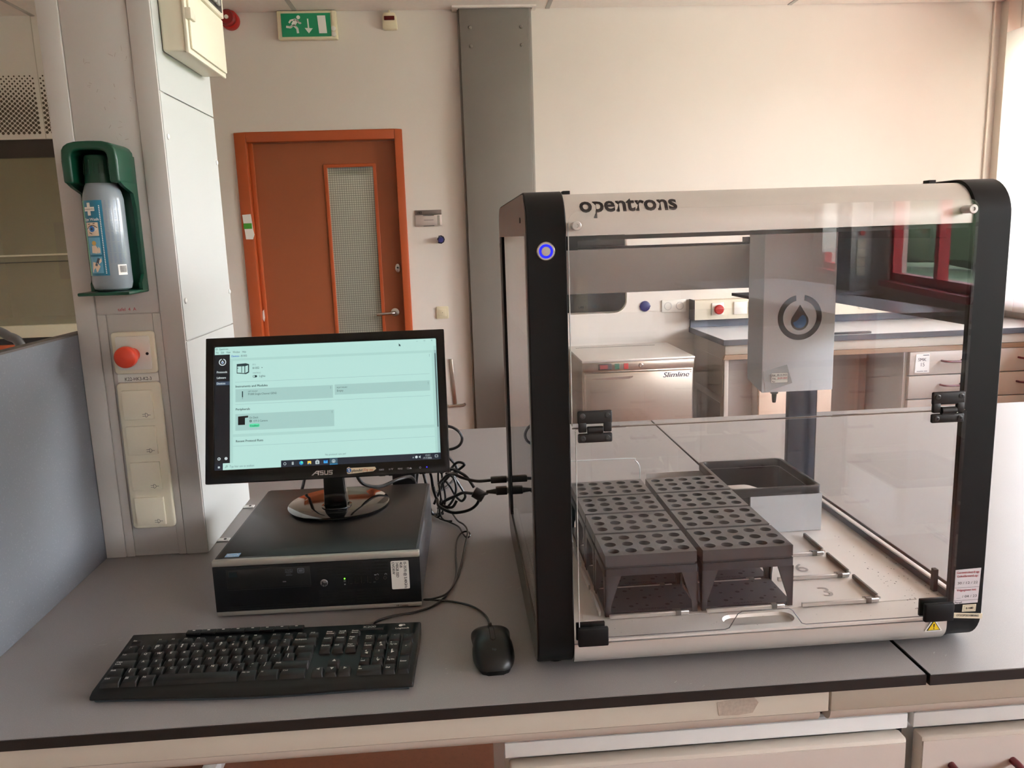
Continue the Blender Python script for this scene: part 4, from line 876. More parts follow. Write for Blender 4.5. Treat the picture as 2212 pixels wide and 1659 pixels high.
dark.poly(scp, rrect(0.1535*SW_, (1-0.626)*SH_, 0.1630*SW_, (1-0.608)*SH_, 0.0008), 0.0009); card.poly(scp, circ(0.1582*SW_, (1-0.617)*SH_, 0.0010, 10), 0.0011)
grn.poly(scp, rrect(0.1520*SW_, (1-0.668)*SH_, 0.1985*SW_, (1-0.640)*SH_, 0.003), 0.0008); T_(ui('gtext', (14, 110, 80)), 'Enabled', 0.1560, 0.6550, 0.022, 0.0011, width=0.037, bold=True)
T_(dark, 'Recent Protocol Runs', 0.0925, 0.7740, 0.026, width=0.120, bold=True); T_(mid, 'No protocol runs yet!', 0.4852, 0.9166, 0.020, width=0.092)
for (u, v) in ((0.967, 0.141), (0.5155, 0.3735), (0.9565, 0.373), (0.5200, 0.573)):
    for d in (-0.0075, 0, 0.0075): dark.poly(scp, circ(u*SW_, (1-v-d)*SH_, 0.00045, 8), 0.0009)
for (s_, v, b_) in (('Protocols', 0.2066, False), ('Labware', 0.2526, False), ('Devices', 0.2996, True)): T_(light, s_, 0.0085, v, 0.024, 0.0009, width={'Protocols': 0.046, 'Labware': 0.041, 'Devices': 0.038}[s_], bold=True)
lc = (0.0345*SW_, (1-0.1255)*SH_)
light.ring2(scp, circ(lc[0], lc[1], 0.0066, 36, PI/2+0.25, 2.5*PI-0.25), circ(lc[0], lc[1], 0.0050, 36, PI/2+0.25, 2.5*PI-0.25), 0.0009, closed=False)
drop2 = lambda cx, cy, r: [(cx, cy+1.9*r)]+[(cx+r*math.cos(a), cy+r*math.sin(a)) for a in [PI*0.14-k*(PI*1.28)/14 for k in range(15)]]
light.poly(scp, drop2(lc[0], lc[1]-0.0007, 0.0023), 0.0009); blue.poly(scp, circ(lc[0], lc[1]-0.001, 0.0014, 12, ry=0.0012), 0.0011)
light.ring2(scp, circ(0.0198*SW_, (1-0.9088)*SH_, 0.0029, 8), circ(0.0198*SW_, (1-0.9088)*SH_, 0.0014, 8), 0.0009); light.poly(scp, circ(0.0505*SW_, (1-0.9085)*SH_, 0.0027, 16), 0.0009); T_(nav, '?', 0.0487, 0.9085, 0.022, 0.0012)
for a, b in ((0, 0), (1, 0), (0, 1), (1, 1)): light.q2(scp, 0.0150*SW_+a*0.0018, (1-0.9835)*SH_+b*0.0018, 0.0150*SW_+a*0.0018+0.0016, (1-0.9835)*SH_+b*0.0018+0.0016, 0.0009)
T_(mid, 'Typ hier om te zoeken', 0.0659, 0.9735, 0.025, 0.0010, width=0.107)
dark.ring2(scp, circ(0.0535*SW_, (1-0.970)*SH_, 0.0017, 14), circ(0.0535*SW_, (1-0.970)*SH_, 0.0012, 14), 0.0010); dark.line(scp, (0.0535*SW_-0.0013, (1-0.970)*SH_-0.0013), (0.0535*SW_-0.003, (1-0.970)*SH_-0.003), 0.0006, 0.0010)
iv = (1-0.9735)*SH_
light.ring2(scp, circ(0.3073*SW_, iv, 0.0026, 18), circ(0.3073*SW_, iv, 0.0019, 18), 0.0009)
for k in range(3): light.q2(scp, 0.338*SW_, iv-0.0025+k*0.0019, 0.346*SW_, iv-0.0013+k*0.0019, 0.0009)
ui('edge', (40, 150, 214)).poly(scp, circ(0.3795*SW_, iv, 0.0036, 20), 0.0009); grn.poly(scp, circ(0.3820*SW_, iv+0.0008, 0.0020, 14), 0.0011)
ui('folder', (238, 200, 84)).poly(scp, rrect(0.4070*SW_, iv-0.0030, 0.4230*SW_, iv+0.0028, 0.0006), 0.0009); ui('edge', 0).q2(scp, 0.4110*SW_, iv-0.0030, 0.4190*SW_, iv-0.0010, 0.0011)
light.poly(scp, rrect(0.4420*SW_, iv-0.0034, 0.4590*SW_, iv+0.0026, 0.0006), 0.0009); light.ring2(scp, circ(0.4505*SW_, iv+0.0026, 0.0018, 10, 0, PI), circ(0.4505*SW_, iv+0.0026, 0.0012, 10, 0, PI), 0.0009, closed=False)
for a, b in ((0, 0), (1, 0), (0, 1), (1, 1)): dark.q2(scp, 0.4505*SW_-0.0017+a*0.0019, iv-0.0022+b*0.0019, 0.4505*SW_-0.0002+a*0.0019, iv-0.0007+b*0.0019, 0.0011)
ui('mail', (60, 160, 226)).poly(scp, rrect(0.4780*SW_, iv-0.0028, 0.4960*SW_, iv+0.0028, 0.0005), 0.0009); ui('mail2', (24, 96, 176)).poly(scp, [(0.4780*SW_, iv+0.0028), (0.4960*SW_, iv+0.0028), (0.4870*SW_, iv)], 0.0011)
R_(ui('sel2', (56, 84, 98)), 0.5045, 0.9470, 0.5400, 0.9985, 0.0006); R_(ui('edge', 0), 0.5045, 0.9945, 0.5400, 0.9990, 0.0008)
light.ring2(scp, circ(0.5222*SW_, iv+0.0004, 0.0031, 18), circ(0.5222*SW_, iv+0.0004, 0.0023, 18), 0.0010); light.poly(scp, drop2(0.5222*SW_, iv-0.0002, 0.0011), 0.0010)
T_(light, '12:21', 0.9300, 0.9630, 0.019, width=0.0215); T_(light, '17-7-2026', 0.9205, 0.9845, 0.019, width=0.0385); T_(light, '^', 0.8725, 0.980, 0.03)
light.poly(scp, circ(0.8910*SW_, iv, 0.0024, 14), 0.0009); light.poly(scp, [(0.902*SW_, iv-0.001), (0.905*SW_, iv-0.001), (0.909*SW_, iv-0.0027), (0.909*SW_, iv+0.0027), (0.905*SW_, iv+0.001), (0.902*SW_, iv+0.001)], 0.0009)
light.ring2(scp, rrect(0.9740*SW_, iv-0.0020, 0.9870*SW_, iv+0.0026, 0.0006), rrect(0.9755*SW_, iv-0.0014, 0.9855*SW_, iv+0.0020, 0.0003), 0.0009)
R_(dark, 0.9095, 0.0185, 0.9160, 0.0200, 0.0009); dark.ring2(scp, rrect(0.9440*SW_, (1-0.0205)*SH_, 0.9500*SW_, (1-0.0115)*SH_, 0.0001), rrect(0.9448*SW_, (1-0.0195)*SH_, 0.9492*SW_, (1-0.0125)*SH_, 0.0001), 0.0009)
dark.line(scp, (0.9770*SW_, (1-0.0215)*SH_), (0.9835*SW_, (1-0.0105)*SH_), 0.0004, 0.0009); dark.line(scp, (0.9835*SW_, (1-0.0215)*SH_), (0.9770*SW_, (1-0.0105)*SH_), 0.0004, 0.0009)
c0 = (0.8290*SW_, (1-0.0310)*SH_); dark.poly(scp, [c0, (c0[0], c0[1]-0.0058), (c0[0]+0.0014, c0[1]-0.0045), (c0[0]+0.0024, c0[1]-0.0062), (c0[0]+0.0032, c0[1]-0.0058), (c0[0]+0.0024, c0[1]-0.0042), (c0[0]+0.0040, c0[1]-0.0040)], 0.0011)
# small robot, pipette and camera pictures in the window
ru, rv = 0.0975*SW_, (1-0.232)*SH_
dark.ring2(scp, [(ru, ru*0+rv+0.002), (ru+0.0170, rv), (ru+0.0225, rv+0.003), (ru+0.0225, rv+0.0185), (ru+0.0165, rv+0.0205), (ru, rv+0.0195)], [(ru+0.0012, rv+0.0034), (ru+0.0150, rv+0.0018), (ru+0.0205, rv+0.0045), (ru+0.0205, rv+0.0165), (ru+0.0155, rv+0.0150), (ru+0.0012, rv+0.0150)], 0.0009)
dark.q2(scp, ru+0.0085, rv+0.003, ru+0.0096, rv+0.016, 0.0009).q2(scp, ru+0.0005, rv+0.011, ru+0.0030, rv+0.0122, 0.0009).q2(scp, ru+0.0140, rv+0.001, ru+0.0155, rv+0.018, 0.0009)
dark.q2(scp, 0.1205*SW_, (1-0.4200)*SH_, 0.1252*SW_, (1-0.3720)*SH_, 0.0009).q2(scp, 0.1222*SW_, (1-0.4360)*SH_, 0.1234*SW_, (1-0.4200)*SH_, 0.0009)
ui('black', (14, 18, 22)).poly(scp, [(0.103*SW_, (1-0.645)*SH_), (0.1335*SW_, (1-0.645)*SH_), (0.1335*SW_, (1-0.590)*SH_), (0.1475*SW_, (1-0.587)*SH_), (0.1475*SW_, (1-0.572)*SH_), (0.103*SW_, (1-0.576)*SH_)], 0.0009)
for k_, (mb_, mm_) in UI.items(): mb_.build('screen_graphics', mm_, scr, smooth=False)
bp_ = Pl(mp_(0, 0, 0.0041), (1, 0, 0), VB); g_ = MB()
MB().poly(bp_, [(0.1895, 0.0065), (0.1985, 0.0145), (0.2010, 0.0145), (0.1925, 0.0065)], 0.0004).q2(bp_, 0.1985, 0.0128, 0.2040, 0.0145).q2(bp_, 0.1965, 0.0095, 0.2030, 0.0110).q2(bp_, 0.2010, 0.0065, 0.2030, 0.0145).q2(bp_, 0.2045, 0.0128, 0.2115, 0.0145).q2(bp_, 0.2045, 0.0097, 0.2115, 0.0112).q2(bp_, 0.2045, 0.0065, 0.2115, 0.0080).q2(bp_, 0.2045, 0.0100, 0.2060, 0.0145).q2(bp_, 0.2100, 0.0065, 0.2115, 0.0110).q2(bp_, 0.2128, 0.0065, 0.2143, 0.0145).q2(bp_, 0.2128, 0.0065, 0.2195, 0.0080).q2(bp_, 0.2180, 0.0065, 0.2195, 0.0145).q2(bp_, 0.2205, 0.0128, 0.2280, 0.0145).q2(bp_, 0.2205, 0.0097, 0.2275, 0.0112).q2(bp_, 0.2205, 0.0065, 0.2275, 0.0080).q2(bp_, 0.2205, 0.0100, 0.2220, 0.0145).q2(bp_, 0.2260, 0.0065, 0.2275, 0.0110).build('maker_lettering', mat('letter_silver', (206, 202, 198), 0.3, metal=0.5), bez)
stk2 = MB().poly(bp_, [(0.2535, 0.0080), (0.2545, 0.0060), (0.2580, 0.0058), (0.3010, 0.0085), (0.3065, 0.0125), (0.3045, 0.0165), (0.2600, 0.0165), (0.2570, 0.0185), (0.2535, 0.0165)], 0.0005).build('advert_sticker', mat('sticker_cream', (232, 216, 186), 0.4), bez)
MB().poly(bp_, circ(0.2572, 0.0122, 0.0044, 20), 0.0008).build('sticker_emblem', mat('emblem_blue', (44, 108, 178), 0.35), stk2)
MB().text(bp_, 'S', 0.2552, 0.0092, 0.0086, 0.0011, bold=True).build('sticker_lettering', MATS['white_print'], stk2)
MB().text(bp_, 'plendid', 0.2618, 0.0092, 0.0066, 0.0009, bold=True, width=0.0195, shear=0.2).build('sticker_lettering', MATS['black_print'], stk2)
MB().text(bp_, '|Try me', 0.2818, 0.0094, 0.0066, 0.0009, bold=True, width=0.0190, shear=0.2).build('sticker_lettering', mat('letter_orange', (206, 108, 60), 0.5), stk2)
kk = MB()
for (u, s_) in ((0.3115, '⊡/⊟'), (0.3290, '0/▼'), (0.3455, 'MENU'), (0.3625, '☐/▲')): kk.text(bp_, s_, u, 0.0090, 0.0042, bold=True, width=0.0085)
kk.ring2(bp_, circ(0.3865, 0.0108, 0.0018, 14), circ(0.3865, 0.0108, 0.0012, 14)); kk.build('button_print', mat('print_light', (176, 178, 184), 0.5), bez)
MB().poly(bp_, circ(0.3985, 0.0110, 0.0011, 10), 0.0005).build('power_light', emis('led_blue', (50, 40, 255), 1.6), bez)
for u in (0.3110, 0.3285, 0.3450, 0.3620, 0.3845): panel_box(u, u+0.011, -0.0012, 0.0006, -0.004, 0.002).build('button', m_mon, mo, bevel=0.0004)
BCX, BCY, PZ = -0.336, 0.503, 0.1009
MB().lathe([(0, 0.0008), (0.092, 0.0008), (0.0965, 0.0030), (0.0972, 0.0052), (0.0955, 0.0066), (0.06, 0.0086), (0.028, 0.0098), (0, 0.0100)], (BCX, BCY, PZ), 'z', 72, caps=False).build('stand_base', m_gloss, mo)
MB().lathe([(0.0285, 0.0096), (0.0285, 0.0106), (0.0245, 0.0112), (0.0245, 0.0098)], (BCX, BCY-0.028, PZ), 'z', 36, caps=False).build('stand_ring', m_gloss, mo)
MB().loft([[(BCX+sx_*w_/2, y_, z_) for sx_, y_ in ((-1, ya), (1, ya), (1, yb), (-1, yb))] for (w_, ya, yb, z_) in ((0.044, 0.462, 0.490, PZ+0.0095), (0.040, 0.456, 0.486, PZ+0.04), (0.036, 0.452, 0.484, PZ+0.09), (0.036, 0.458, 0.486, PZ+0.15))]).build('stand_neck', m_gloss, mo, bevel=0.003)

# ------------------------------------------------------------------ keyboard
kb = thing('keyboard', 'black wired full size keyboard at the bench edge', 'keyboard', (-0.6115, 0.0065, 0.0), -0.040, local=True)
KW, KD = 0.4385, 0.152
zt = lambda y: 0.0135+y*0.0135/KD
m_kb = mat('kb_black', (15, 15, 15), 0.42, spec=0.4); m_key = mat('key_black', (19, 18, 18), 0.46, spec=0.45, var=0.04, scale=60); m_tray = mat('kb_tray', (52, 62, 70), 0.4)
def kb_outline(n=24):
    front = [(KW*k/n, 0.004*math.cos(2*PI*k/n)-0.004*(k/n)) for k in range(n+1)]
    return front
fr_ = kb_outline(); rings = []
secs = []
for (x, yf) in fr_:
    yf += 0.0
    secs.append([(x, yf+0.004, 0.0035), (x, yf, 0.0068), (x, yf+0.0015, 0.0105), (x, yf+0.010, zt(0.010)), (x, KD-0.003, zt(KD-0.003)), (x, KD, zt(KD)-0.003), (x, KD, 0.012), (x, KD-0.004, 0.0045)])
MB().loft(secs).build('body', m_kb, kb, bevel=0.0015, ang=50)
MB().loft([[(max(0.006, min(KW-0.006, x)), yf+0.006, 0.0), (max(0.006, min(KW-0.006, x)), yf+0.002, 0.0040), (max(0.006, min(KW-0.006, x)), yf+0.005, 0.0062), (max(0.006, min(KW-0.006, x)), KD-0.004, 0.0062), (max(0.006, min(KW-0.006, x)), KD-0.004, 0.0012)] for x, yf in fr_]).build('tray', m_tray, kb)
KEYM = {}
def key(cx, cy, w, d, legend='', h=0.0072, tall=None, lx=None):
    """one key cap and its print"""
    b = MB(); z0 = zt(cy)-0.0015; sl = 0.0135/KD
    hw, hd = w/2-0.0005, d/2-0.0004
    P = lambda x, y, z: (cx+x, cy+y, z0+z+sl*y)
    b.add([P(-hw, -hd, 0), P(hw, -hd, 0), P(hw, hd, 0), P(-hw, hd, 0), P(-hw+0.0022, -hd+0.0032, h), P(hw-0.0022, -hd+0.0032, h), P(hw-0.0022, hd-0.0012, h+0.0004), P(-hw+0.0022, hd-0.0012, h+0.0004)],
          [(4, 5, 6, 7), (0, 1, 5, 4), (1, 2, 6, 5), (2, 3, 7, 6), (3, 0, 4, 7)])
    k = b.build('key', m_key, kb, bevel=0.0007, seg=1)
    if legend:
        pl = Pl(P(0, 0, h+0.0006), (1, 0, 0), Vector((0, 1, sl+0.02)).normalized()); t = MB()
        lines = legend.split('\n'); n = len(lines)
        long = max(len(x) for x in lines) > 1
        sz = 0.0042 if long else 0.0058
        for i, s_ in enumerate(lines):
            vy = (0.0022 if n == 1 else 0.0030-i*0.0048)-(0.0 if long else 0.001)
            t.text(pl, s_, (-w/2+0.0042) if (long or w > 0.022) else -0.0022, vy-0.001, sz, 0.0005, bold=True)
        t.build('legend', MATS['white_print'], k, smooth=False)
    return k
U, RY = 0.01885, 0.0187; KX, KY = 0.0068, 0.0185
rowy = lambda r: KY+RY*(r+0.5)
def row(r, x, items, d=RY):
    for it in items:
        leg, w = it if isinstance(it, tuple) else (it, 1.0)
        if leg is not None: key(KX+(x+w/2)*U, rowy(r), w*U, d, leg)
        x += w
row(0, 0, [('Ctrl', 1.5), ('⊞', 1.25), ('Alt', 1.25), ('', 6.0), ('Alt Gr', 1.4), ('≡', 1.6), ('Ctrl', 2.0)], 0.0195)
row(1, 0, [('Shift', 1.25), '|\n\\', 'Z', 'X', 'C', 'V', 'B', 'N', 'M', '<\n,', '>\n.', '?\n/', ('Shift', 2.75)])
row(2, 0, [('Caps\nLock', 1.75), 'A', 'S', 'D', 'F', 'G', 'H', 'J', 'K', 'L', ':\n;', '"\n\'', '|\n\\', ('', 1.25)])
row(3, 0, [('Tab', 1.5), 'Q', 'W', 'E', 'R', 'T', 'Y', 'U', 'I', 'O', 'P', '{\n[', '}\n]', ('Enter', 1.5)])
row(4, 0, ['~\n`', '!\n1', '@\n2', '#\n3', '$\n4', '%\n5 €', '^\n6', '&\n7', '*\n8', '(\n9', ')\n0', '_\n-', '+\n=', ('Backspace', 2.0)])
def frow(x, items):
    for s_ in items: key(KX+(x+0.5)*U, rowy(5)+0.001, U*0.94, 0.0125, s_, h=0.0052); x += 1
frow(0, ['Esc']); frow(2, ['F1', 'F2', 'F3', 'F4']); frow(6.5, ['F5', 'F6', 'F7', 'F8']); frow(11, ['F9', 'F10', 'F11', 'F12'])
NX = KX+15*U+0.0052
for i, s_ in enumerate(('Print\nScreen', 'Scroll\nLock', 'Pause\nBreak')): key(NX+(i+0.5)*U, rowy(5)+0.001, U*0.96, 0.0125, s_, h=0.0052)
for i, s_ in enumerate(('Insert', 'Home', 'Page\nUp')): key(NX+(i+0.5)*U, rowy(4), U, RY, s_)
for i, s_ in enumerate(('Delete', 'End', 'Page\nDown')): key(NX+(i+0.5)*U, rowy(3), U, RY, s_)
key(NX+1.5*U, rowy(1), U, RY, '▲')
for i, s_ in enumerate(('◄', '▼', '►')): key(NX+(i+0.5)*U, rowy(0), U, RY, s_)
QX = NX+3*U+0.0058
for r_, it in ((4, ('Num\nLock', '/', '*')), (3, ('7\nHome', '8\n▲', '9\nPg Up')), (2, ('4\n◄', '5', '6\n►')), (1, ('1\nEnd', '2\n▼', '3\nPg Dn'))):
    for i, s_ in enumerate(it): key(QX+(i+0.5)*U, rowy(r_), U, RY, s_)
key(QX+1.0*U, rowy(0), 2*U, RY, '0\nIns'); key(QX+2.5*U, rowy(0), U, RY, '.\nDel')
key(QX+3.5*U, rowy(4), U, RY, '-'); key(QX+3.5*U, (rowy(3)+rowy(2))/2, U, 2*RY, '+'); key(QX+3.5*U, (rowy(1)+rowy(0))/2, U, 2*RY, 'Enter')
for k in range(8):
    x0 = 0.083+k*0.0222
    b = MB().loft([[(x, KD-0.0115, zt(KD)-0.001), (x, KD-0.0125, zt(KD)+0.003), (x, KD-0.002, zt(KD)+0.0036), (x, KD+0.001, zt(KD)-0.001)] for x in (x0, x0+0.0215)]).build('media_key', m_key, kb, bevel=0.0006, seg=1)
    MB().q2(Pl((x0+0.009, KD-0.0075, zt(KD)+0.0038), (1, 0, 0), (0, 1, 0)), 0, 0, 0.004, 0.0022, 0.0006).build('legend', MATS['white_print'], b)
lp_ = Pl((0.398, 0.136, zt(0.136)), (1, 0, 0), Vector((0, 1, 0.088)).normalized())
MB().text(lp_, 'K200', -0.0465, 0.003, 0.0068, bold=True, width=0.019).build('model_print', MATS['white_print'], kb)
MB().box(0.330, 0.382, 0.1325, 0.1365, zt(0.134)-0.0005, zt(0.134)+0.0006).build('lamp_slot', m_slot, kb)
mk = MB().text(lp_, 'Logitech', 0.003, -0.004, 0.0052, bold=True, width=0.0205).poly(lp_, circ(0.0105, 0.0055, 0.0030, 16), 0.0005).line(lp_, (0.0120, 0.0055), (0.0175, 0.0060), 0.0012).line(lp_, (0.0120, 0.0075), (0.0165, 0.0082), 0.0010); mk.build('maker_print', MATS['white_print'], kb)

# ------------------------------------------------------------------ mouse
ms = thing('computer_mouse', 'black wired mouse beside the robot corner', 'mouse', (-0.0585, 0.0135, 0.0), 0.03, local=True)
m_mouse = mat('mouse_black', (16, 16, 16), 0.38, var=0.05, scale=40); m_msh = mat('mouse_gloss', (18, 18, 20), 0.2)
def mouse_sec(t, z_lo=0.006, up=True, sc=1.0):
    y = 0.118*t
    keys = [(0, 0.012), (0.04, 0.021), (0.12, 0.0262), (0.3, 0.0300), (0.45, 0.0302), (0.62, 0.0275), (0.78, 0.0290), (0.9, 0.0300), (0.97, 0.0270), (1, 0.0215)]
    kz = [(0, 0.012), (0.05, 0.021), (0.15, 0.029), (0.35, 0.0365), (0.55, 0.0360), (0.8, 0.0275), (0.95, 0.0195), (1, 0.0155)]
    def ev(K):
        for (a, va), (b, vb) in zip(K, K[1:]):
            if a <= t <= b:
                q = (t-a)/(b-a); q = q*q*(3-2*q); return va+(vb-va)*q
        return K[-1][1]
    w, h = ev(keys)*sc, ev(kz)
    ring = []
    for k in range(17):
        a = PI*k/16; ca, sa = math.cos(a), math.sin(a)
        ring.append((w*math.copysign(abs(ca)**0.72, ca), y, z_lo+(h-z_lo)*abs(sa)**0.75))
    return ring
T = [0, 0.015, 0.04, 0.08, 0.14, 0.22, 0.3, 0.38, 0.46, 0.54, 0.62, 0.7, 0.78, 0.86, 0.92, 0.96, 0.985, 1.0]
MB().loft([mouse_sec(t) for t in T]).build('shell', m_mouse, ms, ang=60)
MB().loft([[(q[0]*0.97*s_, q[1], zz) for s_, zz, q in ((1, 0.0065, mouse_sec(t)[0]), (-1, 0.0065, mouse_sec(t)[0]), (-0.9, 0.0004, mouse_sec(t)[0]), (0.9, 0.0004, mouse_sec(t)[0]))] for t in T]).build('base', m_msh, ms)
def on_shell(x, t):
    r = mouse_sec(t); best = min(r, key=lambda q: abs(q[0]-x)); return (x, best[1], best[2]+0.0004)
MB().tube([on_shell(-0.0035, t) for t in (0.98, 0.9, 0.8, 0.7, 0.6, 0.5, 0.4, 0.33)]+[on_shell(0.0, 0.30)], 0.0006, 6).build('seam', m_slot, ms)
MB().tube([on_shell(0.0035, t) for t in (0.98, 0.9, 0.8, 0.7, 0.6, 0.5, 0.4, 0.33)]+[on_shell(0.0, 0.30)], 0.0006, 6).build('seam', m_slot, ms)
MB().cyl((-0.0025, 0.099, 0.0195), 0.0105, 0.005, 'x', 24).build('scroll_wheel', MATS['black_rubber'], ms, bevel=0.001)
mkp = Pl(on_shell(0, 0.14), (1, 0, 0), Vector((0, 0.9, 0.42)).normalized()); MB().text(mkp, 'hp', 0, 0, 0.006, 0.0012, align='c').build('maker_print', mat('print_dim', (86, 90, 100), 0.5), ms)

# ------------------------------------------------------------------ cables
m_cab = mat('cable_black', (20, 19, 20), 0.28)
def cable(name, label, pts, r=0.0021, n=8, group=None, sm=8):
    return tag(MB().tube(pts, r, n, sm).build(name, m_cab), label, 'cable', group)
cable('mouse_cable', 'thin black mouse cable looping back across the worktop', [(-0.059, 0.1325, 0.010), (-0.060, 0.152, 0.006), (-0.067, 0.195, 0.0035), (-0.088, 0.231, 0.003), (-0.121, 0.253, 0.003), (-0.150, 0.260, 0.004), (-0.166, 0.259, 0.006), (-0.165, 0.254, 0.009), (-0.150, 0.254, 0.010), (-0.131, 0.270, 0.009), (-0.118, 0.312, 0.006), (-0.112, 0.373, 0.004), (-0.113, 0.451, 0.004), (-0.111, 0.520, 0.005), (-0.101, 0.561, 0.007), (-0.088, 0.566, 0.008), (-0.083, 0.551, 0.006), (-0.090, 0.545, 0.003), (-0.098, 0.570, 0.003), (-0.107, 0.612, 0.003), (-0.130, 0.648, 0.003), (-0.150, 0.672, 0.004), (-0.152, 0.720, 0.006)], 0.0018)
cable('keyboard_cable', 'black keyboard cable running beside the computer to the back', [(-0.249, 0.148, 0.012), (-0.247, 0.170, 0.006), (-0.240, 0.199, 0.003), (-0.216, 0.213, 0.003), (-0.178, 0.223, 0.003), (-0.143, 0.252, 0.003), (-0.118, 0.319, 0.003), (-0.105, 0.393, 0.003), (-0.095, 0.490, 0.006), (-0.088, 0.558, 0.011), (-0.095, 0.605, 0.009), (-0.108, 0.640, 0.006), (-0.120, 0.690, 0.006), (-0.135, 0.725, 0.010), (-0.145, 0.76, 0.02)], 0.0020)
cable('usb_cable', 'black cable from behind monitor to upper robot plug', [(-0.145, 0.66, 0.085), (-0.119, 0.60, 0.124), (-0.093, 0.575, 0.121), (-0.064, 0.570, 0.114), (-0.036, 0.570, 0.1145)], 0.0033)
up = thing('usb_plug', 'upper black plug in the left side of the robot', 'plug', (-0.02, 0.570, 0.108))
MB().box(-0.036, -0.0025, 0.564, 0.576, 0.1085, 0.1215).build('plug_body', m_cab, up, bevel=0.002)
MB().box(-0.0025, 0.0, 0.566, 0.574, 0.111, 0.119).build('contact', MATS['chrome'], up)
lp2 = thing('power_plug', 'lower black plug in the left side of the robot', 'plug', (-0.02, 0.570, 0.083))
MB().box(-0.026, -0.0025, 0.562, 0.578, 0.0835, 0.0990).build('plug_body', m_cab, lp2, bevel=0.002)
MB().loft([[(x, 0.570+r_*math.cos(a), 0.090+r_*math.sin(a)) for a in [2*PI*k/12 for k in range(12)]] for x, r_ in ((-0.026, 0.006), (-0.036, 0.0045), (-0.046, 0.0032))]).build('strain_relief', m_cab, lp2)
MB().box(-0.0025, 0.0, 0.565, 0.575, 0.086, 0.096).build('contact', MATS['chrome'], lp2)
fe = thing('ferrite_cable', 'black power cable looped through a fat ferrite bead', 'cable', (-0.06, 0.6, 0.03))
MB().tube([(-0.044, 0.571, 0.087), (-0.055, 0.585, 0.080), (-0.072, 0.600, 0.078), (-0.094, 0.640, 0.068), (-0.112, 0.650, 0.058), (-0.135, 0.660, 0.045), (-0.150, 0.69, 0.02), (-0.148, 0.75, 0.006)], 0.0034, 8).build('cord', m_cab, fe)
MB().tube([(-0.060, 0.600, 0.066), (-0.066, 0.600, 0.054), (-0.080, 0.602, 0.043), (-0.101, 0.605, 0.037), (-0.122, 0.612, 0.036), (-0.146, 0.63, 0.044), (-0.150, 0.66, 0.05)], 0.0033, 8).build('loop', m_cab, fe)
MB().tube([(-0.070, 0.604, 0.090), (-0.083, 0.610, 0.110), (-0.096, 0.62, 0.118), (-0.115, 0.64, 0.122), (-0.14, 0.66, 0.11)], 0.0033, 8).build('loop', m_cab, fe)
rgs = []
ax_ = Vector((0.80, -0.18, -0.50)).normalized(); e1 = ax_.orthogonal().normalized(); e2 = ax_.cross(e1); fc = Vector((-0.061, 0.598, 0.076))
for t_, r_ in ((-0.0125, 0.009), (-0.0115, 0.0118), (0.0115, 0.0118), (0.0125, 0.009)): rgs.append([tuple(fc+ax_*t_+e1*(r_*math.cos(2*PI*k/24))+e2*(r_*math.sin(2*PI*k/24))) for k in range(24)])
MB().loft(rgs).build('ferrite_bead', MATS['black_rubber'], fe)
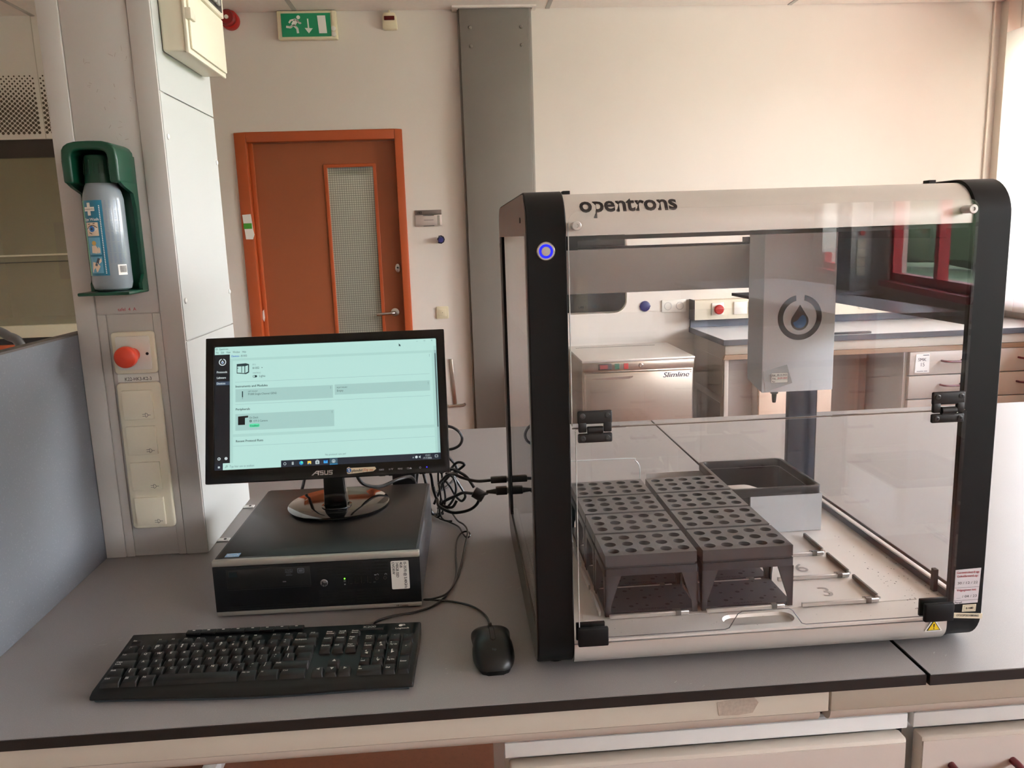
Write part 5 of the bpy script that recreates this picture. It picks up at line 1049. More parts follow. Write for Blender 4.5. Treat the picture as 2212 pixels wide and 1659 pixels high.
TANG = [
 ('coiled black cable standing up right of the monitor corner', [(-0.16, 0.72, 0.02), (-0.130, 0.705, 0.085), (-0.106, 0.70, 0.118), (-0.088, 0.70, 0.114), (-0.102, 0.70, 0.102), (-0.120, 0.70, 0.092), (-0.14, 0.70, 0.07)], 0.0030),
 ('black cable bowing down behind the ferrite bead', [(-0.14, 0.72, 0.10), (-0.118, 0.70, 0.095), (-0.107, 0.70, 0.078), (-0.094, 0.70, 0.054), (-0.089, 0.70, 0.040), (-0.098, 0.70, 0.030), (-0.110, 0.70, 0.042), (-0.122, 0.70, 0.066), (-0.136, 0.70, 0.085)], 0.0030),
 ('thin black cord hanging at the computer back corner', [(-0.138, 0.66, 0.118), (-0.137, 0.665, 0.09), (-0.133, 0.67, 0.050), (-0.139, 0.67, 0.022), (-0.150, 0.665, 0.008), (-0.158, 0.68, 0.006)], 0.0022),
 ('second thin black cord hanging at computer back corner', [(-0.145, 0.66, 0.118), (-0.146, 0.665, 0.09), (-0.143, 0.67, 0.050), (-0.146, 0.66, 0.020), (-0.138, 0.65, 0.006), (-0.12, 0.648, 0.003)], 0.0020),
 ('black cable ring lying lowest in the cable tangle', [(-0.158, 0.69, 0.07), (-0.152, 0.685, 0.042), (-0.138, 0.68, 0.022), (-0.120, 0.68, 0.035), (-0.109, 0.68, 0.061), (-0.113, 0.685, 0.088), (-0.13, 0.69, 0.10)], 0.0028),
 ('black cable loop rising behind the monitor right edge', [(-0.20, 1.25, 0.060), (-0.160, 1.25, 0.076), (-0.123, 1.25, 0.072), (-0.100, 1.25, 0.058), (-0.090, 1.25, 0.037), (-0.097, 1.25, 0.017), (-0.118, 1.25, 0.006), (-0.15, 1.25, 0.004), (-0.2, 1.22, 0.004)], 0.0042),
 ('black cable curving under monitor right bottom corner', [(-0.16, 0.95, 0.078), (-0.135, 0.95, 0.070), (-0.118, 0.95, 0.054), (-0.107, 0.95, 0.034), (-0.110, 0.94, 0.016), (-0.13, 0.9, 0.005), (-0.16, 0.85, 0.004)], 0.0038),
 ('black cable arching behind the monitor stand left', [(-0.47, 0.70, 0.004), (-0.455, 0.69, 0.05), (-0.435, 0.66, 0.095), (-0.41, 0.60, 0.16), (-0.40, 0.56, 0.20), (-0.385, 0.53, 0.215)], 0.0034),
 ('black cable hanging from monitor back over stand base', [(-0.30, 0.49, 0.215), (-0.302, 0.505, 0.175), (-0.292, 0.53, 0.135), (-0.262, 0.56, 0.1165), (-0.225, 0.60, 0.118), (-0.20, 0.66, 0.10), (-0.195, 0.72, 0.03)], 0.0036),
 ('black cable bundled behind the computer right rear', [(-0.24, 0.66, 0.06), (-0.225, 0.70, 0.11), (-0.205, 0.72, 0.125), (-0.185, 0.71, 0.115), (-0.172, 0.70, 0.06), (-0.165, 0.69, 0.01), (-0.14, 0.70, 0.004)], 0.0036),
 ('black cable curling at the rear of the computer', [(-0.20, 0.66, 0.05), (-0.19, 0.70, 0.105), (-0.175, 0.715, 0.112), (-0.163, 0.70, 0.095), (-0.158, 0.69, 0.06), (-0.145, 0.675, 0.035), (-0.12, 0.66, 0.030), (-0.108, 0.66, 0.045)], 0.0032),
]
for l_, p_, r_ in TANG: cable('cable', l_, p_, r_, group='cables tangled behind the computer')
tag(MB().box(-0.245, -0.195, 0.665, 0.70, 0.03, 0.125).build('plug_block', MATS['black_rubber'], bevel=0.004), 'black connector block behind the computer under the monitor', 'connector')
# ------------------------------------------------------------------ liquid handling robot
OW, OD, OH, RR, Z0R = 0.641, 0.585, 0.662, 0.050, 0.004
m_blk = mat('robot_black', (10, 10, 12), 0.5, var=0.05, scale=50, spec=0.28); m_skin = mat('robot_side', (84, 76, 72), 0.30, metal=0.7)
m_alu = mat('robot_alu', (222, 216, 210), 0.38, metal=0.6, var=0.03, scale=60, stretch=(0.15, 1, 1)); m_deck = mat('deck_alu', (232, 226, 220), 0.38, metal=0.25, var=0.02, scale=9)
m_navy = mat('rear_navy', (34, 40, 54), 0.35); m_gant = mat('gantry_grey', (214, 210, 208), 0.32); m_head = mat('head_silver', (236, 239, 245), 0.38, var=0.02, scale=50, stretch=(1, 1, 0.1))
m_acr = glass('acrylic', f0=0.045); m_acr2 = glass('acrylic_side', f0=0.045)
m_edge = mat('acrylic_edge', (226, 230, 230), 0.2)
rb = thing('pipetting_robot', 'black and silver benchtop pipetting robot with clear door', 'robot', (OW/2, OD/2, 0.0))
for (x, y) in ((0.03, 0.055), (OW-0.03, 0.055), (0.03, OD-0.06), (OW-0.03, OD-0.06)): MB().cyl((x, y, 0.0), 0.014, 0.006, 'z', 18).build('foot', MATS['black_rubber'], rb)
out_ = rrect(0.0, Z0R, OD, OH, RR, 10); inn_ = rrect(0.009, Z0R+0.030, OD-0.030, OH-0.030, RR-0.022, 10)
sk_o = rrect(0.003, Z0R+0.003, OD-0.003, OH-0.003, RR-0.003, 10); sk_i = rrect(0.022, 0.064, OD-0.035, 0.606, 0.006, 10)
for side in (0, 1):
    X = (lambda x: x) if side == 0 else (lambda x: OW-x)
    def xr(a, b): return tuple(sorted((X(a), X(b))))
    a, b = xr(0.0012, 0.0515); MB().ring(out_, inn_, 'x', a, b).build('side_frame', m_blk, rb, bevel=0.0012, seg=1)
    a, b = xr(0.0, 0.0016); MB().ring(sk_o, sk_i, 'x', a, b).build('side_skin', m_skin, rb)
    a, b = xr(0.0018, 0.0048); MB().prism(rrect(0.014, 0.058, OD-0.027, 0.612, 0.006), 'x', a, b).build('side_window', m_acr2, rb)
    a, b = xr(0.0080, 0.0130); MB().prism(rrect(0.014, 0.462, OD-0.04, 0.628, 0.004), 'x', a, b).build('side_cover', mat('cover_black', (16, 16, 18), 0.3), rb)
    a, b = xr(0.0062, 0.0640); MB().box(a, b, OD-0.045, OD-0.030, 0.035, 0.630).build('rear_post', m_navy, rb, bevel=0.001)
    a, b = xr(0.0062, 0.0150); MB().box(a, b, 0.031, OD-0.046, 0.0505, 0.0625).build('side_rail', m_deck, rb, bevel=0.001)
    a, b = xr(0.0150, 0.0172); MB().box(a, b, 0.031, OD-0.046, 0.0505, 0.060).build('rail_gasket', mat('gasket', (70, 70, 76), 0.5), rb)
    if side == 0: MB().box(-0.0008, 0.0015, 0.497, OD-0.0352, 0.0645, 0.6055).build('rear_strip', m_blk, rb)
    for (y, z) in ((0.075, 0.595+0.032), (OD-0.030, 0.590)):
        MB().cyl((X(0.0), y, z), 0.004, (-0.0012 if side == 0 else 0.0012), 'x', 10).build('side_screw', MATS['black_rubber'], rb)
# top beam, bottom beam
zc = OH-RR
tb = [(0.004, 0.604), (0.004, zc)]+[(0.004+(RR-0.004)*(1-math.cos(t)), zc+(RR-0.004)*math.sin(t)) for t in [PI/2*k/14 for k in range(1, 15)]]+[(0.14, OH-0.004), (0.14, OH-0.012), (0.05, OH-0.012), (0.030, 0.635), (0.030, 0.604)]
beam = MB().prism(tb, 'x', 0.0515, OW-0.0515).build('top_beam', m_alu, rb, ang=30)
MB().box(0.0515, OW-0.0515, 0.012, 0.040, 0.598, 0.6035).build('beam_lip', m_blk, rb)  # black lip along the underside of the top beam
MB().box(0.0515, OW-0.0515, 0.10, OD-0.03, OH-0.02, OH-0.008).build('roof', m_acr2, rb)
MB().box(0.0515, OW-0.0515, OD-0.045, OD-0.030, 0.612, OH-0.021).build('rear_beam', m_navy, rb)
class Arc:
    def __call__(s, a, b, off=0.0):
        r_ = RR-0.004
        if b <= 0: return (a, 0.004-off, zc+b)
        t = b/r_; return (a, 0.004+r_-(r_+off)*math.cos(t), zc+(r_+off)*math.sin(t))
MB().text(Arc(), 'opentrons', 0.0705, 0.0225, 0.0345, 0.0004, bold=0.027, width=0.1265).build('maker_lettering', mat('letter_black', (36, 28, 28), 0.5), beam)
bb_ = [(0.001, 0.0455), (0.001, 0.036)]+[(0.001+0.030*(1-math.cos(t)), 0.036-0.028*math.sin(t)) for t in [PI/2*k/10 for k in range(1, 11)]]+[(0.10, 0.008), (0.10, 0.0455)]
bb_o = MB().prism(bb_, 'x', 0.0515, OW-0.0515).build('bottom_beam', m_alu, rb, ang=30)
wp = Pl((0.569, 0.0004, 0.0), (1, 0, 0), (0, 0, 1))
wt = MB().prism([(0.5565, 0.0305), (0.5815, 0.0305), (0.5820, 0.0315), (0.5700, 0.0498), (0.5680, 0.0498), (0.5560, 0.0315)], 'y', -0.0006, 0.0012).build('warning_label', MATS['white_print'], rb)
MB().prism([(0.5588, 0.0320), (0.5792, 0.0320), (0.5690, 0.0478)], 'y', -0.0010, 0.0).build('warning_edge', MATS['black_print'], wt)
MB().prism([(0.5606, 0.0330), (0.5774, 0.0330), (0.5690, 0.0460)], 'y', -0.0014, 0.0).build('warning_triangle', mat('warn_yellow', (240, 206, 24), 0.4), wt)
MB().prism([(0.5681, 0.0422), (0.5699, 0.0422), (0.5694, 0.0366), (0.5686, 0.0366)], 'y', -0.0018, -0.001).prism(circ(0.5690, 0.0349, 0.0008, 10), 'y', -0.0018, -0.001).build('warning_mark', MATS['black_print'], wt)
# deck with a handle recess
sc_, sl_, sr_ = (0.325, 0.034), 0.036, 0.0165
slot = [(sc_[0]+sl_+sr_*math.cos(t), sc_[1]+sr_*math.sin(t)) for t in [-PI/2+PI*k/10 for k in range(11)]]+[(sc_[0]-sl_+sr_*math.cos(t), sc_[1]+sr_*math.sin(t)) for t in [PI/2+PI*k/10 for k in range(11)]]
bx0, bx1, by0, by1 = 0.25, 0.40, 0.003, 0.060
def to_rect(x, y):
    dx, dy = x-sc_[0], y-sc_[1]; tx = ((bx1-sc_[0]) if dx > 0 else (bx0-sc_[0]))/dx if abs(dx) > 1e-9 else 1e9; ty = ((by1-sc_[1]) if dy > 0 else (by0-sc_[1]))/dy if abs(dy) > 1e-9 else 1e9
    t = min(tx, ty); return (sc_[0]+dx*t, sc_[1]+dy*t)
ro = [to_rect(*q) for q in slot]
for cx_, cy_ in ((bx0, by0), (bx1, by0), (bx1, by1), (bx0, by1)):
    i = min(range(len(ro)), key=lambda k: (ro[k][0]-cx_)**2+(ro[k][1]-cy_)**2); ro[i] = (cx_, cy_)
dm = MB().ring(ro, slot, 'z', 0.0465, 0.050)
dm.box(0.0062, bx0, by0, by1, 0.0465, 0.050).box(bx1, OW-0.0062, by0, by1, 0.0465, 0.050).box(0.0062, OW-0.0062, by1, OD-0.046, 0.0465, 0.050)
deck = dm.build('deck', m_deck, rb)
n_ = len(slot); sl2 = [(sc_[0]+(x-sc_[0])*0.90, sc_[1]+(y-sc_[1])*0.75) for x, y in slot]
MB().add([(x, y, 0.0498) for x, y in slot]+[(x, y, 0.0405) for x, y in sl2], [(i, (i+1) % n_, n_+(i+1) % n_, n_+i) for i in range(n_)]+[list(range(n_, 2*n_))]).build('handle_recess', m_alu, rb)
MB().box(0.075, 0.579, 0.0605, 0.345, 0.0500, 0.0507).build('deck_plate', m_deck, rb)
num = MB(); npl = Pl((0, 0, 0.0507), (1, 0, 0), (0, 1, 0))
for k, s_ in ((0, '3'), (1, '6'), (2, '9')): num.text(npl, s_, 0.447, 0.088+k*0.0915, 0.045, 0.0003)
nmo = num.build('slot_numbers', mat('deck_mark', (176, 170, 166), 0.3, metal=0.5), deck)
CX0, CP, RY0, RP = 0.106, 0.1445, 0.0640, 0.0915
m_clip = mat('clip_grey', (108, 104, 100), 0.35); m_rail = mat('rail_silver', (214, 210, 206), 0.3, metal=0.6)
for c in range(3):
    for r in range(4):
        if c == 2 and r == 3: continue
        x0, y0 = CX0+c*CP, RY0+r*RP
        MB().box(x0+0.006, x0+0.124, y0-0.0065, y0-0.0020, 0.0508, 0.0572).build('slot_rail', m_rail, rb, bevel=0.0008, seg=1)
        MB().box(x0+0.104, x0+0.112, y0-0.0070, y0-0.0015, 0.0508, 0.0588).box(x0+0.100, x0+0.112, y0-0.0022, y0-0.0012, 0.0580, 0.0590).build('slot_clip', m_clip, rb)
        MB().box(x0+0.1250, x0+0.1295, y0+0.006, y0+0.080, 0.0508, 0.0582).build('slot_spring', m_clip, rb, bevel=0.0008, seg=1) if c == 2 else None
        if c == 2: MB().cyl((x0+0.1273, y0+0.0005, 0.0545), 0.0028, 0.006, 'y', 10).build('spring_end', m_rail, rb)
        if c == 0: MB().box(x0-0.0085, x0-0.0045, y0+0.006, y0+0.080, 0.0508, 0.0590).build('slot_spring', m_rail, rb, bevel=0.0008, seg=1)
dirt = MB(); rnd = random.Random(5)
for k in range(130):
    t_ = rnd.random(); y = 0.03+0.45*t_**3.2; x = 0.560+rnd.random()*0.060
    if y > 0.25 and rnd.random() < 0.5: continue
    dirt.poly(npl, circ(x, y, rnd.uniform(0.0003, 0.0012), 6), 0.0003)
for k in range(30): dirt.poly(npl, circ(0.075+rnd.random()*0.5, 0.012+rnd.random()*0.045, rnd.uniform(0.0003, 0.0006), 6), 0.0003)
tag(dirt.build('dirt_specks', mat('dirt', (44, 40, 38), 0.8), deck), kind='stuff')
# rear: dark masked corners, clear sheet with a cable notch
rm = MB().prism(rrect(0.0520, 0.4535, 0.2440, 0.612, (0.0, 0.022, 0.0, 0.0), 8), 'y', OD-0.030, OD-0.026).build('rear_mask', mat('mask_black', (14, 14, 16), 0.12, coat=0.6), rb)
MB().prism([(0.2440, 0.612), (0.2470, 0.612)]+[(0.2440-0.022+0.025*math.cos(t), 0.4755+0.025*math.sin(t)) for t in [-PI/2*k/8 for k in range(9)]]+[(0.0520, 0.4505), (0.0520, 0.4535)]+[(0.2440-0.022+0.022*math.cos(t), 0.4755+0.022*math.sin(t)) for t in [-PI/2+PI/2*k/8 for k in range(9)]], 'y', OD-0.031, OD-0.025).build('rear_trim', MATS['white_plastic'], rm)
MB().text(Pl((0.150, OD-0.0305, 0.462), (1, 0, 0), (0, 0, 1)), 'LAN 1      USB A', 0, 0, 0.006).build('port_print', mat('print_dim', (86, 90, 100), 0.5), rm)
MB().prism(rrect(0.52, 0.4535, OW-0.052, 0.612, (0.022, 0.0, 0.0, 0.0), 8), 'y', OD-0.030, OD-0.026).build('rear_mask', MATS['mask_black'], rb)
rs_ = [(0.0640, 0.4500), (0.0640, 0.150)]+[(0.248+0.024*math.cos(t), 0.126+0.024*math.sin(t)) for t in [PI/2-PI/2*k/8 for k in range(9)]]+[(0.272, 0.062), (OW-0.064, 0.062), (OW-0.064, 0.4500)]
MB().prism(rs_, 'y', OD-0.0295, OD-0.0265).build('rear_sheet', m_acr2, rb)
MB().tube([(0.0645, OD-0.0296, 0.150), (0.245, OD-0.0296, 0.150), (0.262, OD-0.0296, 0.145), (0.271, OD-0.0296, 0.132), (0.272, OD-0.0296, 0.115), (0.272, OD-0.0296, 0.07)], 0.0012, 6, 3).build('notch_highlight', m_edge, rb)  # white tube paints the edge highlight along the cable notch
MB().box(0.0640, OW-0.064, OD-0.036, OD-0.0300, 0.050, 0.062).build('rear_sill', m_deck, rb)
MB().box(0.285, 0.420, OD-0.0302, OD-0.0296, 0.100, 0.116).build('rear_label', mat('label_pale', (222, 216, 210), 0.5), rb)
# clear door
MB().prism(rrect(0.0530, 0.3570, 0.5885, 0.6345, (0.002, 0.002, 0.014, 0.014), 6), 'y', -0.0092, -0.0042).build('upper_window', m_acr, rb)
low = [(0.0575, 0.058), (0.262, 0.058), (0.268, 0.060), (0.280, 0.080), (0.286, 0.0835), (0.352, 0.0835), (0.358, 0.080), (0.372, 0.060), (0.378, 0.058), (0.5905, 0.058), (0.5905, 0.3545), (0.0575, 0.3545)]
MB().prism(low, 'y', -0.0092, -0.0042).build('lower_door', m_acr, rb)
MB().tube([(a_, -0.0067, b_) for a_, b_ in low[:10]], 0.0007, 6, 1).build('door_edge', mat('edge_smoke', (120, 120, 122), 0.25), rb)
MB().box(0.0524, 0.0534, -0.0090, -0.0044, 0.36, 0.62).box(0.0572, 0.0580, -0.0090, -0.0044, 0.06, 0.352).build('door_edge', m_edge, rb)
MB().box(0.0530, 0.5885, -0.0088, -0.0046, 0.3555, 0.3565).build('door_joint', mat('joint_brown', (104, 88, 80), 0.4), rb)
for (x, z) in ((0.0625, 0.6165), (0.5760, 0.6215)):
    s1 = MB().lathe([(0.0052, 0.003), (0.0052, -0.0135), (0.0060, -0.0140), (0.0060, -0.0160), (0.0052, -0.0168), (0.0024, -0.0168), (0.0022, -0.0150), (0, -0.0150)], (x, 0.0, z), 'y', 20, caps=False).build('window_screw', m_rail, rb)
for (xa, za) in ((0.0595, 0.3375), (0.5385, 0.3405)):
    wd_, zh = 0.0455, 0.0425
    hi = MB().box(xa, xa+wd_, -0.0150, -0.0094, za+0.0250, za+zh).build('hinge_leaf', MATS['black_rubber'], rb, bevel=0.0022, seg=3)
    MB().box(xa, xa+wd_, -0.0150, -0.0094, za, za+0.0125).build('hinge_leaf', MATS['black_rubber'], rb, bevel=0.0022, seg=3)
    for q in (xa+0.001, xa+wd_-0.0115): MB().box(q, q+0.0105, -0.0155, -0.0094, za+0.0140, za+0.0275).build('hinge_arm', MATS['black_rubber'], rb, bevel=0.0016)
    MB().cyl((xa+0.0125, -0.0135, za+0.0170), 0.0050, wd_-0.025, 'x', 16).box(xa+0.0135, xa+wd_-0.0135, -0.0150, -0.0094, za+0.010, za+0.0170).build('hinge_knuckle', MATS['black_rubber'], rb, bevel=0.0006, seg=1)
    for (dx, dz) in ((0.0065, 0.0362), (wd_-0.0065, 0.0362), (0.0065, 0.0062), (wd_-0.0065, 0.0062)):
        MB().lathe([(0.0036, -0.0150), (0.0036, -0.0158), (0.0030, -0.0162), (0.0014, -0.0162), (0.0014, -0.0152), (0, -0.0152)], (xa+dx, 0, za+dz), 'y', 16, caps=False).build('hinge_screw', mat('screw_grey', (58, 58, 60), 0.3), rb)
for (xa, xb, za) in ((0.0545, 0.0965, 0.0505), (0.5455, 0.5880, 0.0530)):
    MB().box(xa, xb, -0.0170, -0.0096, za, za+0.0270).build('door_catch', m_blk, rb, bevel=0.002, seg=2)
    MB().box(xa-0.001, xb-0.003, -0.0040, 0.0005, za+0.004, za+0.0295).build('catch_back', m_blk, rb, bevel=0.001)
MB().box(OW-0.068, OW-0.062, 0.012, 0.020, 0.085, 0.118).build('door_magnet', m_blk, rb)
# power button
pb = MB().lathe([(0.0118, 0.001), (0.0118, -0.0012), (0.0108, -0.0022), (0.0090, -0.0022)], (0.0250, 0.0, 0.5862), 'y', 36, caps=False).build('power_button', MATS['chrome'], rb)
MB().lathe([(0.0090, -0.0020), (0.0060, -0.0020)], (0.0250, 0.0, 0.5862), 'y', 36, caps=False).build('light_ring', emis('ring_blue', (8, 24, 255), 0.75), pb)
MB().lathe([(0.0060, -0.0018), (0.0058, -0.0026), (0, -0.0026)], (0.0250, 0.0, 0.5862), 'y', 36, caps=False).build('button_cap', MATS['chrome'], pb)
# labels on the right post
cl_ = MB().prism([(0.5962, 0.1215), (0.6338, 0.1228), (0.6322, 0.0705), (0.5964, 0.0700)], 'y', -0.0006, 0.0002).build('calibration_label', mat('label_white', (214, 208, 212), 0.4), rb)
cp2 = Pl((0.5962, -0.0006, 0.0700), (1, 0, 0), (0, 0, 1)); t1 = MB()
t1.text(cp2, 'Gecontroleerd op:', 0.0015, 0.0460, 0.0048, bold=True, width=0.0335).text(cp2, 'Gekalibreerd op:', 0.0022, 0.0405, 0.0048, bold=True, width=0.0315).text(cp2, 'Vrijgegeven tot:', 0.0030, 0.0195, 0.0048, bold=True, width=0.0290)
t1.build('label_red_print', MATS['red_print'], cl_)
t2 = MB().text(cp2, '30 / 12 / 22', 0.0035, 0.0300, 0.0052, width=0.030).text(cp2, '__ / 04 / 23', 0.0035, 0.0095, 0.0052, width=0.030).text(cp2, 'Paraaf:', 0.0015, 0.0010, 0.0042, bold=True)
t2.q2(cp2, 0.0, 0.0245, 0.0365, 0.0249).q2(cp2, 0.0, 0.0052, 0.0362, 0.0056); t2.build('label_black_print', MATS['black_print'], cl_)
l2 = MB().prism([(0.6105, 0.0680), (0.6305, 0.0680), (0.6300, 0.0572), (0.6098, 0.0576)], 'y', -0.0006, 0.0002).build('number_label', mat('label_cream', (228, 216, 190), 0.4), rb)
MB().text(Pl((0.6105, -0.0006, 0.0576), (1, 0, 0), (0, 0, 1)), 'B.1002', 0.0042, 0.0036, 0.0046, bold=True, width=0.0115).ring2(Pl((0.6105, -0.0006, 0.0576), (1, 0, 0), (0, 0, 1)), [(0.0015, 0.0014), (0.0182, 0.0014), (0.0182, 0.0090), (0.0015, 0.0090)], [(0.0018, 0.0017), (0.0179, 0.0017), (0.0179, 0.0087), (0.0018, 0.0087)]).build('label_print', MATS['black_print'], l2)
l3 = MB().prism([(0.5965, 0.0568), (0.6408, 0.0530), (0.6404, 0.0452), (0.5958, 0.0492)], 'y', -0.0008, 0.0002).build('serial_label', MATS['label_cream'], rb)
MB().text(Pl((0.5985, -0.0008, 0.0517), (1, 0, 0), (0, 0, 1)), 'OT2CEP20210805R02', 0.0025, 0.0, 0.0046, bold=True, width=0.0340, rot=-0.085).build('label_print', MATS['black_print'], l3)
for x in (0.056, 0.560): MB().box(x, x+0.010, 0.060, 0.075, OH-0.004, OH+0.0012).build('top_bracket', m_blk, rb, bevel=0.0005, seg=1)
# gantry and pipette head
MB().box(0.0520, OW-0.0520, 0.400, 0.440, 0.501, 0.579).build('gantry_beam', m_gant, rb, bevel=0.003)
MB().box(0.0520, OW-0.0520, 0.402, 0.438, 0.5795, 0.583).build('gantry_strip', m_blk, rb)
MB().box(0.0520, 0.075, 0.06, 0.53, 0.585, 0.605).build('axis_rail', m_blk, rb); MB().box(OW-0.075, OW-0.052, 0.06, 0.53, 0.585, 0.605).build('axis_rail', m_blk, rb)
MB().box(0.436, 0.515, 0.268, 0.398, 0.480, 0.600).build('carriage', m_gant, rb, bevel=0.002)
MB().box(0.404, 0.436, 0.300, 0.396, 0.4885, 0.4935).box(0.422, 0.436, 0.36, 0.396, 0.583, 0.592).build('carriage_bracket', m_blk, rb)
hx0, hx1, hz0, hz1, hy0, hy1 = 0.3868, 0.5035, 0.3480, 0.6300, 0.200, 0.266
MB().prism([(hy0, hz0), (hy1, hz0+0.012), (hy1, hz1), (hy0, hz1)], 'x', hx0, hx1).build('head_cover', m_head, rb, bevel=0.002)
hp2 = Pl((0.4455, hy0-0.0002, 0.4665), (1, 0, 0), (0, 0, 1)); g0 = 0.20
lo = MB().ring2(hp2, circ(0, 0, 0.0355, 60, PI/2+g0, 2.5*PI-g0), circ(0, 0, 0.0270, 60, PI/2+g0+0.04, 2.5*PI-g0-0.04), 0.0003, closed=False)
def drop(r, cy, tip): return [(0, tip)]+[(r*math.cos(t), cy+r*math.sin(t)) for t in [0.42-k*(PI+0.84)/24 for k in range(25)]]
lo.poly(hp2, drop(0.0142, -0.0062, 0.0200), 0.0003)
loo = lo.build('emblem', mat('emblem_dark', (52, 48, 50), 0.35), rb)
wv = [(-0.0112, -0.0078), (-0.0070, -0.0060), (-0.0030, -0.0036), (0.0010, 0.0018), (0.0050, 0.0040), (0.0090, 0.0010)]+[(0.0108*math.cos(t), -0.0062+0.0108*math.sin(t)) for t in [0.35-k*(PI+0.2)/16 for k in range(17)]]
MB().poly(hp2, wv, 0.0006).build('emblem_wave', mat('wave_blue', (74, 124, 184), 0.35), loo)
tpe = MB().poly(Pl((0, hy0-0.0002, 0), (1, 0, 0), (0, 0, 1)), [(0.3885, 0.383), (0.4270, 0.3925), (0.4365, 0.3625), (0.3925, 0.3500)], 0.0003).build('tape', mat('tape_clear', (186, 188, 190), 0.25), rb)
tpl = Pl((0.4015, hy0-0.0006, 0.3635), (1, 0, 0), (0, 0, 1))
tl_ = MB().q2(tpl, 0, 0, 0.0275, 0.0165, 0.0003).build('service_label', MATS['white_print'], tpe)
MB().text(tpl, 'Kal:  30-12-2022', 0.0015, 0.0118, 0.0036, 0.0006, bold=True, width=0.0245).text(tpl, 'Par:', 0.0015, 0.0012, 0.0036, 0.0006, bold=True).text(tpl, 'Vrij:', 0.0015, 0.0065, 0.0036, 0.0006, bold=True).ring2(tpl, [(0, 0), (0.0275, 0), (0.0275, 0.0165), (0, 0.0165)], [(0.0004, 0.0004), (0.0271, 0.0004), (0.0271, 0.0161), (0.0004, 0.0161)], 0.0006).q2(tpl, 0, 0.0052, 0.0275, 0.0055, 0.0006).q2(tpl, 0, 0.0106, 0.0275, 0.0109, 0.0006).build('label_print', MATS['black_print'], tl_)
MB().text(tpl, '30-04-2023', 0.0100, 0.0065, 0.0036, 0.0006, bold=True, width=0.0160).build('label_print', MATS['red_print'], tl_)
MB().lathe([(0.0060, 0.0005), (0.0060, -0.0035), (0.0040, -0.0045), (0.0032, -0.0150), (0.0026, -0.0185), (0, -0.0185)], (0.4125, hy0+0.012, hz0), 'z', 18, caps=False).build('nozzle', MATS['black_rubber'], rb)
# trash bin on the deck
tb_ = thing('trash_bin', 'black rimmed metal waste bin at the back of robot deck', 'bin', (0.48, 0.45, 0.0508))
MB().ring(rrect(0.391, 0.354, 0.566, 0.548, 0.012, 6), rrect(0.3985, 0.3615, 0.5585, 0.5405, 0.010, 6), 'z', 0.1220, 0.1375).build('rim', mat('bin_black', (36, 37, 40), 0.3), tb_, bevel=0.0015)
MB().ring(rrect(0.3990, 0.3620, 0.5580, 0.5400, 0.010, 6), rrect(0.4010, 0.3640, 0.5560, 0.5380, 0.010, 6), 'z', 0.0600, 0.1225).prism(rrect(0.3990, 0.3620, 0.5580, 0.5400, 0.010, 6), 'z', 0.0580, 0.0602).build('liner', MATS['bin_black'], tb_)
MB().prism([(0.3987, 0.3617), (0.452, 0.3617), (0.447, 0.372), (0.440, 0.385), (0.432, 0.391), (0.3987, 0.391)], 'z', 0.1330, 0.1350).build('corner_ledge', mat('ledge', (206, 196, 190), 0.4), tb_, bevel=0.0005)
MB().box(0.4320, 0.5655, 0.3560, 0.3580, 0.0508, 0.1218).box(0.5655, 0.5670, 0.3560, 0.5450, 0.0508, 0.1218).box(0.4320, 0.4340, 0.3580, 0.3610, 0.0508, 0.1218).build('bin_body', mat('bin_alu', (206, 208, 212), 0.4, metal=0.5), tb_)

